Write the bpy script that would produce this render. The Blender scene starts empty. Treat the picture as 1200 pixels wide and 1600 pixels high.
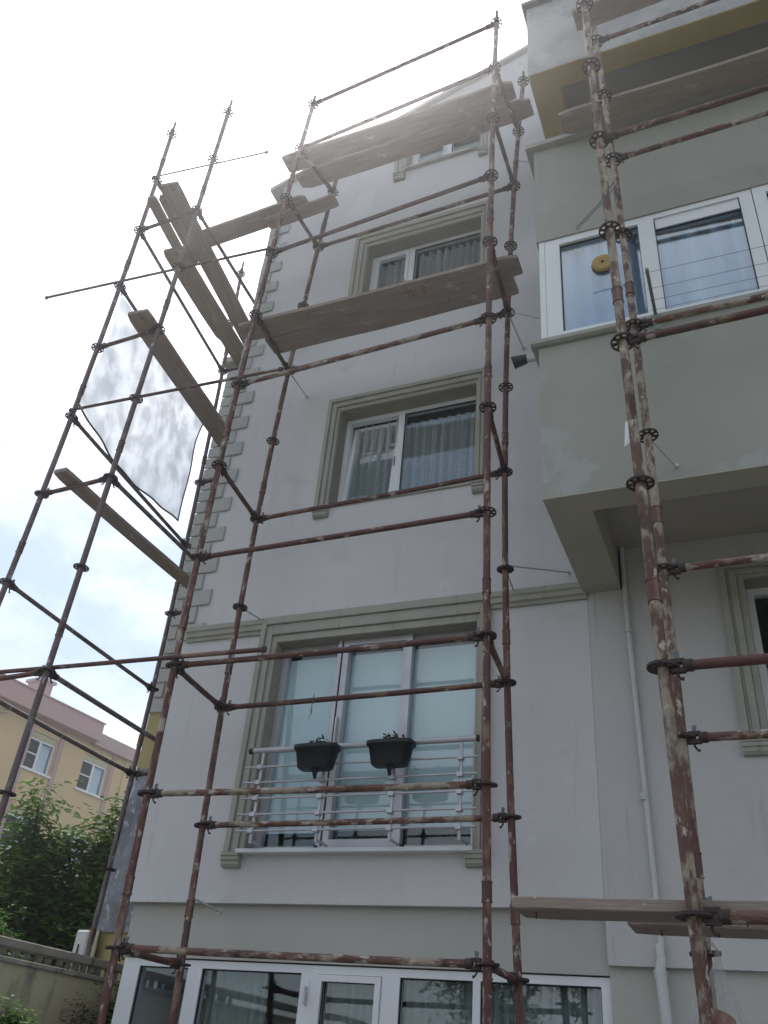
import bpy, bmesh, math, random
from mathutils import Vector, Matrix, noise
random.seed(7)
S = bpy.context.scene
COL = S.collection
# ------------------------------------------------------------------ camera
cam_d = bpy.data.cameras.new('camera'); cam = bpy.data.objects.new('camera', cam_d); COL.objects.link(cam)
cam_d.sensor_fit = 'VERTICAL'; cam_d.sensor_height = 24.0; cam_d.sensor_width = 18.0
cam_d.lens = 24.0*1359.74/1600
cam_d.clip_start = 0.05; cam_d.clip_end = 2000
ya, pi_, ro = -0.4378, 0.5820, 0.0949
fw = Vector((math.sin(ya)*math.cos(pi_), math.cos(ya)*math.cos(pi_), math.sin(pi_)))
rt = Vector((math.cos(ya), -math.sin(ya), 0)); up = rt.cross(fw)
r2 = rt*math.cos(ro)+up*math.sin(ro); u2 = -rt*math.sin(ro)+up*math.cos(ro)
cam.matrix_world = Matrix(((r2.x, u2.x, -fw.x, 1.5731), (r2.y, u2.y, -fw.y, -5.1837), (r2.z, u2.z, -fw.z, -0.6200), (0, 0, 0, 1)))
S.camera = cam
# ------------------------------------------------------------------ light
SUN_EL, SUN_AZ = math.radians(59), math.radians(-32)      # azimuth from +Y, towards -X
sun_dir = Vector((math.sin(SUN_AZ)*math.cos(SUN_EL), math.cos(SUN_AZ)*math.cos(SUN_EL), math.sin(SUN_EL)))
W = bpy.data.worlds.new('World'); S.world = W; W.use_nodes = True
nt = W.node_tree; nt.nodes.clear()
def wn(t, **k):
    n = nt.nodes.new(t)
    for a, b in k.items(): setattr(n, a, b)
    return n
out = wn('ShaderNodeOutputWorld'); bg = wn('ShaderNodeBackground'); bg.inputs[1].default_value = 0.14
sky = wn('ShaderNodeTexSky', sky_type='NISHITA'); sky.sun_disc = False
sky.sun_elevation = SUN_EL; sky.sun_rotation = SUN_AZ; sky.air_density = 1.0; sky.dust_density = 0.7
tc = wn('ShaderNodeTexCoord'); mp = wn('ShaderNodeMapping'); mp.inputs['Scale'].default_value = (1, 1, 1.7)
mp.inputs['Location'].default_value = (0.3, 0.1, 0.0)
n1 = wn('ShaderNodeTexNoise'); n1.inputs['Scale'].default_value = 2.6; n1.inputs['Detail'].default_value = 7; n1.inputs['Roughness'].default_value = 0.55
cr = wn('ShaderNodeValToRGB'); cr.color_ramp.elements[0].position = 0.40; cr.color_ramp.elements[1].position = 0.62
cr.color_ramp.elements[0].color = (0.20,)*3+(1,); cr.color_ramp.elements[1].color = (1, 1, 1, 1)
dot = wn('ShaderNodeVectorMath', operation='DOT_PRODUCT'); dot.inputs[1].default_value = sun_dir
pw = wn('ShaderNodeMath', operation='MAXIMUM'); pw.inputs[1].default_value = 0.0
pw2 = wn('ShaderNodeMath', operation='POWER'); pw2.inputs[1].default_value = 6.0
ml = wn('ShaderNodeMath', operation='MULTIPLY_ADD'); ml.inputs[1].default_value = 11.0; ml.inputs[2].default_value = 6.6
cc = wn('ShaderNodeVectorMath', operation='SCALE'); cc.inputs[0].default_value = (0.96, 1.0, 1.04)
mx = wn('ShaderNodeMix', data_type='RGBA')
L = nt.links.new
L(tc.outputs['Generated'], mp.inputs[0]); L(mp.outputs[0], n1.inputs['Vector']); L(n1.outputs[0], cr.inputs[0])
L(tc.outputs['Generated'], dot.inputs[0]); L(dot.outputs['Value'], pw.inputs[0]); L(pw.outputs[0], pw2.inputs[0]); L(pw2.outputs[0], ml.inputs[0])
L(ml.outputs[0], cc.inputs['Scale'])
L(cr.outputs[0], mx.inputs[0]); L(sky.outputs[0], mx.inputs[6]); L(cc.outputs[0], mx.inputs[7])
L(mx.outputs[2], bg.inputs[0]); L(bg.outputs[0], out.inputs[0])
sd = bpy.data.lights.new('sun', 'SUN'); sd.energy = 2.6; sd.angle = math.radians(0.6); sd.color = (1, 0.96, 0.9)
so = bpy.data.objects.new('sun', sd); COL.objects.link(so); so.rotation_euler = (-sun_dir).to_track_quat('-Z', 'Y').to_euler()
S.view_settings.view_transform = 'Standard'; S.view_settings.look = 'None'; S.view_settings.gamma = 1
S.view_settings.use_curve_mapping = False; S.view_settings.exposure = 0.22
S.cycles.max_bounces = 8; S.cycles.transparent_max_bounces = 16

# ------------------------------------------------------------------ materials
def mat(name, c1, c2=None, scale=3.0, rough=0.8, bump=0.0, bscale=60.0, stretch=(1, 1, 1), spots=None, metal=0.0,
        streak=None, lo=0.35, hi=0.65, spec=0.5, bdist=0.01):
    """c1/c2 mixed by noise; spots = list of (colour, scale, threshold, width, stretch)"""
    m = bpy.data.materials.new(name); m.use_nodes = True; t = m.node_tree; t.nodes.clear()
    o = t.nodes.new('ShaderNodeOutputMaterial'); b = t.nodes.new('ShaderNodeBsdfPrincipled'); t.links.new(b.outputs[0], o.inputs[0])
    b.inputs['Roughness'].default_value = rough; b.inputs['Metallic'].default_value = metal
    b.inputs['Specular IOR Level'].default_value = spec
    tcn = t.nodes.new('ShaderNodeTexCoord')
    def nz(sc, st=(1, 1, 1), det=5, loc=0.0, ro=0.6):
        a = t.nodes.new('ShaderNodeMapping'); a.inputs['Scale'].default_value = st; a.inputs['Location'].default_value = (loc, loc*.7, loc*1.3)
        n = t.nodes.new('ShaderNodeTexNoise'); n.inputs['Scale'].default_value = sc; n.inputs['Detail'].default_value = det
        n.inputs['Roughness'].default_value = ro
        t.links.new(tcn.outputs['Object'], a.inputs[0]); t.links.new(a.outputs[0], n.inputs['Vector']); return n
    def ramp(src, lo, hi):
        r = t.nodes.new('ShaderNodeMapRange'); r.inputs[1].default_value = lo; r.inputs[2].default_value = hi
        t.links.new(src.outputs[0], r.inputs[0]); return r
    def mixc(fac, a, b_):
        x = t.nodes.new('ShaderNodeMix'); x.data_type = 'RGBA'
        t.links.new(fac.outputs[0], x.inputs[0])
        for k, v in ((6, a), (7, b_)):
            if isinstance(v, tuple): x.inputs[k].default_value = v+(1,)
            else: t.links.new(v.outputs[2], x.inputs[k])
        return x
    if c2 is None: c2 = tuple(v*0.85 for v in c1)
    cur = mixc(ramp(nz(scale, stretch), lo, hi), c1, c2)
    for i, sp in enumerate(spots or []):
        col, sc, th, wd, st = sp
        cur = mixc(ramp(nz(sc, st, 6, 3.1+i*5.3), th, th+wd), cur, col)
    t.links.new(cur.outputs[2], b.inputs['Base Color'])
    if bump:
        bn = t.nodes.new('ShaderNodeBump'); bn.inputs['Strength'].default_value = bump; bn.inputs['Distance'].default_value = bdist
        t.links.new(nz(bscale, stretch, 4, 9.0).outputs[0], bn.inputs['Height']); t.links.new(bn.outputs[0], b.inputs['Normal'])
    return m
G3 = (1, 1, 1); V3 = (1, 1, 0.12); H3 = (1, 1, 6)
M = {}
M['plaster'] = mat('plaster_white', (.60, .59, .60), (.555, .55, .565), 0.7, .9, .35, 55, lo=.3, hi=.7,
    spots=[((.49, .485, .50), 1.6, .60, .22, (3, 3, .4)), ((.60, .595, .60), .9, .56, .035, (1.2, 1, .8)), ((.535, .53, .54), 1.3, .63, .05, (1, 1, 1.3)), ((.50, .495, .50), 5.5, .62, .14, (2.6, 2.6, .16)), ((.60, .60, .60), 3.4, .66, .05, G3), ((.36, .355, .35), 19, .71, .05, G3)])
M['plaster_right'] = mat('plaster_grey', (.53, .52, .515), (.49, .485, .485), 0.8, .9, .35, 55, spots=[((.39, .385, .38), 5.5, .62, .14, (2.6, 2.6, .16)), ((.50, .50, .495), 1.1, .6, .03, G3), ((.43, .43, .43), 1.8, .60, .22, (3, 3, .5)), ((.38, .38, .37), 12, .70, .06, G3)])
M['plaster_base'] = mat('plaster_base', (.455, .45, .42), (.42, .415, .385), 0.9, .9, .35, 55, spots=[((.40, .36, .22), 1.4, .60, .25, (1, 1, 1.5)), ((.42, .42, .40), 7, .66, .1, G3)])
M['bay'] = mat('bay_plaster', (.345, .35, .315), (.305, .31, .28), 0.9, .9, .4, 50, spots=[((.27, .275, .26), 1.5, .60, .2, (2.5, 2.5, .4)), ((.36, .37, .355), .8, .57, .03, G3), ((.40, .41, .385), 2.2, .60, .22, G3), ((.20, .205, .19), 4.5, .74, .06, G3)])
M['parapet'] = mat('parapet_stucco', (.40, .40, .40), (.31, .31, .315), 1.6, .9, .5, 45, spots=[((.24, .24, .25), 3.0, .56, .16, G3), ((.50, .50, .49), 4.2, .60, .14, G3), ((.22, .22, .22), 9, .64, .08, (1, 1, .4))], lo=.4, hi=.6)
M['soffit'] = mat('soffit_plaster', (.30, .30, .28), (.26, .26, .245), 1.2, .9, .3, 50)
M['soffit_tan'] = mat('soffit_tan', (.42, .39, .33), (.37, .345, .29), 1.2, .9, .3, 50)
M['yellow'] = mat('yellow_plaster', (.42, .35, .165), (.37, .31, .145), 1.5, .9, .3, 50, spots=[((.33, .27, .11), 3, .6, .2, (2, 2, .6))])
M['yellow_soffit'] = mat('yellow_beam', (.40, .30, .075), (.34, .255, .065), 1.5, .9, .3, 50, spots=[((.22, .18, .08), 4, .66, .12, G3)])
M['trim'] = mat('trim_stone', (.38, .375, .33), (.33, .325, .285), 3, .85, .25, 70, spots=[((.24, .235, .20), 3.2, .60, .16, (3, 3, .4))])
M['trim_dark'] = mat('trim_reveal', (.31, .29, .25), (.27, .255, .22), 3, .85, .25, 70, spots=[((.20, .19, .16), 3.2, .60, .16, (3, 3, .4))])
M['quoin'] = mat('quoin_stone', (.44, .44, .43), (.39, .395, .385), 3, .88, .3, 70, spots=[((.29, .295, .28), 6, .63, .15, G3)])
M['pvc'] = mat('white_plastic', (.74, .76, .79), (.69, .71, .74), 2, .4, spots=[((.5, .51, .52), 5, .68, .15, (1, 1, .5))])
M['alu'] = mat('brushed_aluminium', (.52, .52, .55), (.45, .45, .48), 5, .35, metal=.35, spots=[((.42, .42, .45), 8, .66, .12, (1, 1, .3))])
M['gasket'] = mat('rubber_gasket', (.03, .03, .035), rough=.6)
M['pipe'] = mat('scaffold_paint', (.115, .036, .031), (.085, .042, .036), 6, .62, .5, 60, (1, 1, .35),
                spots=[((.20, .125, .085), 11, .52, .10, (1, 1, .35)), ((.36, .315, .27), 17, .575, .05, (1, 1, .5)), ((.045, .03, .028), 7, .60, .10, (1, 1, .4)), ((.50, .46, .41), 38, .66, .04, (1, 1, .7))])
M['pipe_h'] = mat('scaffold_paint_ledger', (.105, .034, .031), (.08, .040, .035), 6, .6, .5, 60, (.35, .35, 1),
                spots=[((.20, .13, .09), 9, .54, .10, (.35, .35, 1)), ((.36, .31, .26), 15, .60, .05, (.4, .4, 1.2)), ((.04, .028, .026), 8, .60, .10, (.4, .4, 1))])
M['pipe_dirty'] = mat('scaffold_mortar_crusted', (.14, .085, .062), (.105, .05, .042), 7, .75, .9, 55, (1, 1, .4), bdist=.02,
                spots=[((.31, .26, .205), 13, .47, .09, (1, 1, .45)), ((.44, .40, .35), 20, .585, .05, (1, 1, .6)), ((.06, .035, .028), 7, .56, .10, (1, 1, .4))])
M['pipe_h_dirty'] = mat('ledger_mortar_crusted', (.16, .09, .07), (.12, .05, .042), 7, .75, .9, 55, (.4, .4, 1), bdist=.02,
                spots=[((.32, .27, .22), 11, .47, .08, (.4, .4, 1)), ((.46, .42, .37), 18, .575, .05, (.5, .5, 1.2)), ((.06, .035, .028), 8, .58, .10, (.5, .5, 1))])
M['pipe_side'] = mat('scaffold_side_tubes', (.13, .075, .072), (.105, .085, .09), 5, .55, .4, 60, (1, 1, .35), spots=[((.17, .14, .14), 9, .54, .10, (1, 1, .35)), ((.34, .31, .30), 17, .60, .05, (1, 1, .5)), ((.06, .035, .032), 7, .60, .10, (1, 1, .4))])  # side tubes greyed in colour to imitate the washing out by sun flare
M['cast'] = mat('cast_rosette', (.055, .032, .028), (.035, .024, .022), 20, .7, .4, 90, spots=[((.22, .17, .14), 30, .62, .06, G3)])
M['wedge'] = mat('galvanised_wedge', (.15, .165, .18), (.10, .11, .12), 20, .5, metal=.5)
M['wood'] = mat('weathered_plank', (.33, .265, .225), (.25, .20, .172), 5, .9, .7, 26, (.35, 3.2, 3.2),
                spots=[((.16, .125, .10), 5, .60, .14, (.3, 3.5, 3.5)), ((.42, .39, .36), 4.5, .60, .08, (.7, 1.4, 1.4)), ((.115, .09, .075), 13, .66, .04, (.7, 1.2, 1.2)), ((.50, .48, .45), 26, .68, .03, G3)])
M['wood_b'] = mat('weathered_plank_depth', (.25, .195, .165), (.20, .155, .13), 5, .9, .7, 26, (3.2, .35, 3.2),
                spots=[((.145, .115, .095), 5, .60, .14, (3.5, .3, 3.5)), ((.34, .29, .25), 5, .62, .14, (1.6, .6, 1.6)), ((.12, .095, .08), 22, .69, .05, (1.5, .6, 1.5))])
M['red_mark'] = mat('red_paint', (.45, .05, .05), rough=.8)
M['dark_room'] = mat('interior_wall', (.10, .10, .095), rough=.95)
M['roof'] = mat('roof_slab', (.42, .42, .42), (.36, .36, .36), 2, .9, .3, 40)
M['blind'] = mat('roller_blind', (.66, .71, .72), (.62, .67, .68), 1.2, .85)
M['box_plastic'] = mat('dark_plastic', (.012, .020, .027), (.008, .014, .020), 8, .45)
M['soil'] = mat('soil', (.05, .035, .025), rough=1.)
M['leaf_dry'] = mat('dry_leaf', (.30, .14, .04), (.16, .07, .03), 40, .8)
M['leaf_grey'] = mat('grey_leaf', (.06, .09, .07), (.10, .12, .09), 40, .8)
M['white_pipe'] = mat('painted_pipe', (.55, .56, .57), (.50, .51, .52), 3, .6)
M['black'] = mat('black_plastic', (.015, .016, .022), rough=.5)
M['cream'] = mat('cream_plaster', (.62, .47, .28), (.57, .43, .255), .25, .9, .2, 20, spots=[((.50, .41, .27), .5, .6, .25, (2, 2, .5))])
M['pink'] = mat('pink_plaster', (.47, .30, .29), (.42, .31, .30), .4, .9, .2, 20, spots=[((.34, .22, .22), 1.2, .6, .2, (2, 2, .4))])
M['grey_glass'] = None
M['wall_garden'] = mat('garden_wall_plaster', (.60, .55, .39), (.52, .475, .335), 1.3, .92, .5, 30, spots=[((.20, .20, .165), 2.4, .58, .2, (1.5, 1.5, .6)), ((.13, .13, .11), 5, .66, .12, G3)])
M['concrete'] = mat('old_concrete', (.38, .355, .31), (.29, .27, .235), 5, .95, .8, 30, spots=[((.11, .105, .095), 8, .58, .12, G3), ((.40, .38, .35), 14, .62, .08, G3)])
M['bark'] = mat('bark', (.10, .075, .055), (.06, .045, .035), 10, .95, .8, 25, (1, 1, .3))
M['ground'] = mat('ground', (.16, .15, .12), (.10, .11, .06), .6, .98, .6, 8, spots=[((.06, .09, .03), 1.4, .52, .1, G3)])
M['paving'] = mat('paving_concrete', (.28, .27, .26), (.22, .215, .205), 1.2, .95, .4, 30)
M['foil'] = mat('foil_sheet', (.24, .25, .28), (.13, .135, .155), 5, .45, .9, 18, (1, 1, .35), metal=.3, spots=[((.42, .43, .47), 16, .56, .08, (1, 1, .5)), ((.09, .09, .10), 9, .60, .12, (1, 1, .4))], bdist=.02)
M['green_metal'] = mat('faded_green_metal', (.18, .24, .22), rough=.5)
M['wire'] = mat('steel_wire', (.12, .12, .12), rough=.5, metal=.6)
M['brass'] = mat('yellow_vent', (.40, .27, .07), (.33, .22, .06), 12, .6)
M['cloth_orange'] = mat('orange_bread', (.34, .10, .03), (.20, .06, .025), 14, .8, .6, 40)
M['ac'] = mat('painted_steel', (.62, .63, .62), (.56, .57, .56), 3, .5, spots=[((.40, .39, .36), 7, .64, .1, G3)])
M['cream_panel'] = mat('cream_panel', (.52, .48, .33), rough=.8)

def thin(name, col, trans, rough=.9, nz=None, glossy=.04):
    m = bpy.data.materials.new(name); m.use_nodes = True; t = m.node_tree; t.nodes.clear()
    o = t.nodes.new('ShaderNodeOutputMaterial'); d = t.nodes.new('ShaderNodeBsdfDiffuse'); tl = t.nodes.new('ShaderNodeBsdfTranslucent')
    tp = t.nodes.new('ShaderNodeBsdfTransparent'); a = t.nodes.new('ShaderNodeMixShader'); b = t.nodes.new('ShaderNodeMixShader')
    d.inputs[0].default_value = col+(1,); tl.inputs[0].default_value = col+(1,); a.inputs[0].default_value = .5
    t.links.new(d.outputs[0], a.inputs[1]); t.links.new(tl.outputs[0], a.inputs[2])
    t.links.new(a.outputs[0], b.inputs[1]); t.links.new(tp.outputs[0], b.inputs[2]); b.inputs[0].default_value = trans
    if nz:
        tcn = t.nodes.new('ShaderNodeTexCoord'); mpn = t.nodes.new('ShaderNodeMapping'); mpn.inputs['Scale'].default_value = nz[1]
        n = t.nodes.new('ShaderNodeTexNoise'); n.inputs['Scale'].default_value = nz[0]; n.inputs['Detail'].default_value = 4
        r = t.nodes.new('ShaderNodeMapRange'); r.inputs[1].default_value = .4; r.inputs[2].default_value = .62
        r.inputs[3].default_value = nz[2]; r.inputs[4].default_value = nz[3]
        t.links.new(tcn.outputs['Object'], mpn.inputs[0]); t.links.new(mpn.outputs[0], n.inputs['Vector']); t.links.new(n.outputs[0], r.inputs[0]); t.links.new(r.outputs[0], b.inputs[0])
    t.links.new(b.outputs[0], o.inputs[0]); return m
M['curtain'] = thin('white_curtain', (.84, .89, .95), .03)
M['lace'] = thin('lace_curtain', (.78, .79, .78), .3, nz=(55, (1, 1, .8), .03, .22))
M['curtain_grey'] = thin('grey_green_curtain', (.46, .50, .48), .05)
M['net'] = thin('translucent_sheet', (.50, .54, .60), .3, nz=(3.4, (1.2, 1.6, 1.0), .22, .46))
M['bag'] = thin('clear_plastic_bag', (.66, .68, .70), .7, nz=(9, (3, 3, .4), .60, .86))
M['mesh_fabric'] = thin('insect_screen', (.13, .14, .15), .25)
def glass(name, tint, ior):
    m = bpy.data.materials.new(name); m.use_nodes = True; t = m.node_tree; t.nodes.clear()
    o = t.nodes.new('ShaderNodeOutputMaterial'); g = t.nodes.new('ShaderNodeBsdfGlossy'); g.inputs['Roughness'].default_value = .015
    g.inputs[0].default_value = (.93, .96, 1, 1)
    tp = t.nodes.new('ShaderNodeBsdfTransparent'); tp.inputs[0].default_value = tint+(1,)
    lw = t.nodes.new('ShaderNodeLayerWeight'); lw.inputs[0].default_value = .5
    pwn = t.nodes.new('ShaderNodeMath'); pwn.operation = 'POWER'; pwn.inputs[1].default_value = 4.0; t.links.new(lw.outputs['Facing'], pwn.inputs[0])
    f = t.nodes.new('ShaderNodeMath'); f.operation = 'MULTIPLY_ADD'; f.inputs[1].default_value = .9-ior; f.inputs[2].default_value = ior; t.links.new(pwn.outputs[0], f.inputs[0]); mxn = t.nodes.new('ShaderNodeMixShader')
    bn = t.nodes.new('ShaderNodeBump'); n = t.nodes.new('ShaderNodeTexNoise'); n.inputs['Scale'].default_value = 1.6; tcn = t.nodes.new('ShaderNodeTexCoord')
    bn.inputs['Strength'].default_value = .05; bn.inputs['Distance'].default_value = .02
    t.links.new(tcn.outputs['Object'], n.inputs['Vector']); t.links.new(n.outputs[0], bn.inputs['Height']); t.links.new(bn.outputs[0], g.inputs['Normal'])
    t.links.new(f.outputs[0], mxn.inputs[0]); t.links.new(tp.outputs[0], mxn.inputs[1]); t.links.new(g.outputs[0], mxn.inputs[2]); t.links.new(mxn.outputs[0], o.inputs[0])
    return m
M['glass'] = glass('window_glass', (.92, .96, .98), .07)
M['glass_bay'] = glass('bay_window_glass', (.84, .93, 1.), .17)
M['glass_door'] = glass('door_glass', (.92, .97, .98), .055)
def leafmat(name, a, b, sc=2.0):
    m = bpy.data.materials.new(name); m.use_nodes = True; t = m.node_tree; t.nodes.clear()
    o = t.nodes.new('ShaderNodeOutputMaterial'); d = t.nodes.new('ShaderNodeBsdfDiffuse'); tl = t.nodes.new('ShaderNodeBsdfTranslucent'); gl = t.nodes.new('ShaderNodeBsdfGlossy')
    gl.inputs['Roughness'].default_value = .45; gl.inputs[0].default_value = (.5, .5, .5, 1)
    x = t.nodes.new('ShaderNodeMixShader'); x.inputs[0].default_value = .35; y = t.nodes.new('ShaderNodeMixShader'); y.inputs[0].default_value = .05
    tcn = t.nodes.new('ShaderNodeTexCoord'); n = t.nodes.new('ShaderNodeTexNoise'); n.inputs['Scale'].default_value = sc; n.inputs['Detail'].default_value = 3
    mc = t.nodes.new('ShaderNodeMix'); mc.data_type = 'RGBA'; mc.inputs[6].default_value = a+(1,); mc.inputs[7].default_value = b+(1,)
    r = t.nodes.new('ShaderNodeMapRange'); r.inputs[1].default_value = .38; r.inputs[2].default_value = .62
    t.links.new(tcn.outputs['Object'], n.inputs['Vector']); t.links.new(n.outputs[0], r.inputs[0]); t.links.new(r.outputs[0], mc.inputs[0])
    for q in (d, tl): t.links.new(mc.outputs[2], q.inputs[0])
    t.links.new(d.outputs[0], x.inputs[1]); t.links.new(tl.outputs[0], x.inputs[2]); t.links.new(x.outputs[0], y.inputs[1]); t.links.new(gl.outputs[0], y.inputs[2]); t.links.new(y.outputs[0], o.inputs[0])
    return m
M['leaf'] = leafmat('leaf_green', (.07, .15, .035), (.15, .25, .05), 1.3)
M['leaf_b'] = leafmat('leaf_dark_green', (.045, .11, .035), (.10, .20, .05), 1.3)
M['leaf_bright'] = leafmat('leaf_bright', (.12, .24, .05), (.17, .30, .08), 6)
M['leaf_red'] = leafmat('leaf_reddish', (.22, .07, .04), (.08, .12, .04), 5)
M['flower'] = leafmat('pink_flower', (.55, .08, .18), (.45, .05, .12), 9)

# ------------------------------------------------------------------ mesh helpers
class MB:
    def __init__(s): s.v = []; s.f = []; s.sm = []
    def add(s, vs, fs, sm=False):
        n = len(s.v); s.v += [tuple(v) for v in vs]; s.f += [tuple(i+n for i in f) for f in fs]; s.sm += [sm]*len(fs); return s
    def box(s, x0, x1, y0, y1, z0, z1):
        x0, x1 = sorted((x0, x1)); y0, y1 = sorted((y0, y1)); z0, z1 = sorted((z0, z1))
        vs = [(x, y, z) for z in (z0, z1) for y in (y0, y1) for x in (x0, x1)]
        return s.add(vs, [(0, 2, 3, 1), (4, 5, 7, 6), (0, 1, 5, 4), (2, 6, 7, 3), (0, 4, 6, 2), (1, 3, 7, 5)])
    def prism(s, poly, h0, h1, axis='z'):
        n = len(poly)
        def P(a, b, h): return {'z': (a, b, h), 'y': (a, h, b), 'x': (h, a, b)}[axis]
        vs = [P(a, b, h0) for a, b in poly]+[P(a, b, h1) for a, b in poly]
        return s.add(vs, [tuple(range(n))[::-1], tuple(range(n, 2*n))]+[(i, (i+1) % n, n+(i+1) % n, n+i) for i in range(n)])
    def tube(s, pts, rad, seg=12, cap=True):
        pts = [Vector(p) for p in pts]; rads = rad if isinstance(rad, (list, tuple)) else [rad]*len(pts)
        rings = []; ref = None
        for i, p in enumerate(pts):
            d = (pts[min(i+1, len(pts)-1)]-pts[max(i-1, 0)]).normalized()
            if ref is None: ref = d.orthogonal().normalized()
            ref = (ref-d*ref.dot(d)).normalized(); b = d.cross(ref)
            rings.append([p+(ref*math.cos(2*math.pi*k/seg)+b*math.sin(2*math.pi*k/seg))*rads[i] for k in range(seg)])
        vs = [v for r in rings for v in r]
        fs = [(i*seg+k, i*seg+(k+1) % seg, (i+1)*seg+(k+1) % seg, (i+1)*seg+k) for i in range(len(pts)-1) for k in range(seg)]
        s.add(vs, fs, True)
        if cap:
            s.add(rings[0], [tuple(range(seg))[::-1]]); s.add(rings[-1], [tuple(range(seg))])
        return s
    def obox(s, c, ax, ay, az):
        c, ax, ay, az = map(Vector, (c, ax, ay, az))
        vs = [c+ax*i+ay*j+az*k for k in (-1, 1) for j in (-1, 1) for i in (-1, 1)]
        return s.add(vs, [(0, 2, 3, 1), (4, 5, 7, 6), (0, 1, 5, 4), (2, 6, 7, 3), (0, 4, 6, 2), (1, 3, 7, 5)])
    def mesh(s, name, m, bevel=0):
        me = bpy.data.meshes.new(name); me.from_pydata(s.v, [], s.f); me.materials.append(m)
        me.polygons.foreach_set('use_smooth', s.sm); me.update()
        bm = bmesh.new(); bm.from_mesh(me)
        if bevel:
            bmesh.ops.remove_doubles(bm, verts=bm.verts, dist=1e-5)
            bmesh.ops.bevel(bm, geom=[e for e in bm.edges], offset=bevel, segments=1, affect='EDGES', clamp_overlap=True)
        bmesh.ops.recalc_face_normals(bm, faces=bm.faces); bm.to_mesh(me); bm.free()
        return me
    def build(s, name, m, parent=None, bevel=0, loc=None):
        o = bpy.data.objects.new(name, s.mesh(name, m, bevel)); COL.objects.link(o)
        if parent: o.parent = parent
        if loc: o.location = loc
        return o
def inst(name, me, parent=None, loc=(0, 0, 0), rot=(0, 0, 0), scale=None):
    o = bpy.data.objects.new(name, me); COL.objects.link(o); o.parent = parent; o.location = loc; o.rotation_euler = rot
    if scale: o.scale = scale
    return o
def tag(o, label=None, cat=None, group=None, kind=None):
    if label: o['label'] = label
    if cat: o['category'] = cat
    if group: o['group'] = group
    if kind: o['kind'] = kind
    return o
def empty(name, loc=(0, 0, 0), **k):
    o = bpy.data.objects.new(name, None); COL.objects.link(o); o.location = loc; o.empty_display_size = .2
    return tag(o, **k)
def wall(xs, z0, z1, y, depth, holes, top=None, faces_back=False):
    """front sheet at y with rectangular holes, reveals going back by depth; top(x) optional sloped top"""
    mb = MB(); xb = sorted(set([xs[0], xs[1]]+[h[0] for h in holes]+[h[1] for h in holes]))
    zb = sorted(set([z0, z1]+[h[2] for h in holes]+[h[3] for h in holes]))
    for i in range(len(xb)-1):
        a, b = xb[i], xb[i+1]
        for j in range(len(zb)-1):
            c, d = zb[j], zb[j+1]; mxx, mzz = (a+b)/2, (c+d)/2
            if any(h[0] < mxx < h[1] and h[2] < mzz < h[3] for h in holes): continue
            mb.add([(a, y, c), (b, y, c), (b, y, d), (a, y, d)], [(0, 1, 2, 3)])
        if top: mb.add([(a, y, z1), (b, y, z1), (b, y, top(b)), (a, y, top(a))], [(0, 1, 2, 3)])
    for h in holes:
        a, b, c, d = h[:4]; Y = y+depth
        mb.add([(a, y, c), (a, y, d), (a, Y, d), (a, Y, c)], [(0, 1, 2, 3)]); mb.add([(b, y, c), (b, y, d), (b, Y, d), (b, Y, c)], [(0, 1, 2, 3)])
        mb.add([(a, y, d), (b, y, d), (b, Y, d), (a, Y, d)], [(0, 1, 2, 3)]); mb.add([(a, y, c), (b, y, c), (b, Y, c), (a, Y, c)], [(0, 1, 2, 3)])
    a, b = xs
    zt0 = top(a) if top else z1; zt1 = top(b) if top else z1; Y = y+depth
    mb.add([(a, y, z0), (a, y, zt0), (a, Y, zt0), (a, Y, z0)], [(0, 1, 2, 3)]); mb.add([(b, y, z0), (b, y, zt1), (b, Y, zt1), (b, Y, z0)], [(0, 1, 2, 3)])
    mb.add([(a, y, z0), (b, y, z0), (b, Y, z0), (a, Y, z0)], [(0, 1, 2, 3)])
    mb.add([(a, y, zt0), (b, y, zt1), (b, Y, zt1), (a, Y, zt0)], [(0, 1, 2, 3)])
    return mb
def frame_mb(mb, x0, x1, z0, z1, y0, y1, w, wt=None):
    wt = wt or w
    mb.box(x0, x0+w, y0, y1, z0, z1); mb.box(x1-w, x1, y0, y1, z0, z1)
    mb.box(x0+w, x1-w, y0, y1, z0, z0+w); mb.box(x0+w, x1-w, y0, y1, z1-wt, z1); return mb
def pane(x0, x1, z0, z1, y, parent, name='pane', m='glass'):
    return MB().box(x0, x1, y, y+.006, z0, z1).build(name, M[m], parent)
def curtain_mb(x0, x1, z0, z1, y, amp=.03, wl=.11, seed=1, nz_=6):
    rnd = random.Random(seed); n = max(8, int((x1-x0)/wl*10)); vs = []; ph = rnd.random()*6
    for j in range(nz_+1):
        z = z1+(z0-z1)*j/nz_
        for i in range(n+1):
            x = x0+(x1-x0)*i/n; p = 2*math.pi*(x-x0)/wl+ph+1.3*noise.noise(Vector((x*2.2, seed, z*.25)))*2
            a = amp*(.75+.5*noise.noise(Vector((x*3, seed*3, z*.5))))
            vs.append((x, y+a*math.sin(p)+a*.4*math.sin(2.3*p+z*.6), z))
    fs = [(j*(n+1)+i, j*(n+1)+i+1, (j+1)*(n+1)+i+1, (j+1)*(n+1)+i) for j in range(nz_) for i in range(n)]
    return MB().add(vs, fs, True)

# ================================================================== GROUND
GZ = -2.2
tag(MB().box(-120, 120, -120, 160, GZ-.3, GZ).build('ground', M['ground']), kind='structure')
tag(MB().box(-3.3, 8, -.9, 1.25, GZ-.1, GZ+.06).build('pavement', M['paving']), kind='structure')
tag(MB().box(-9, 12, -9, -.95, GZ-.1, GZ+.02).build('path', M['paving']), kind='structure')

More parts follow.
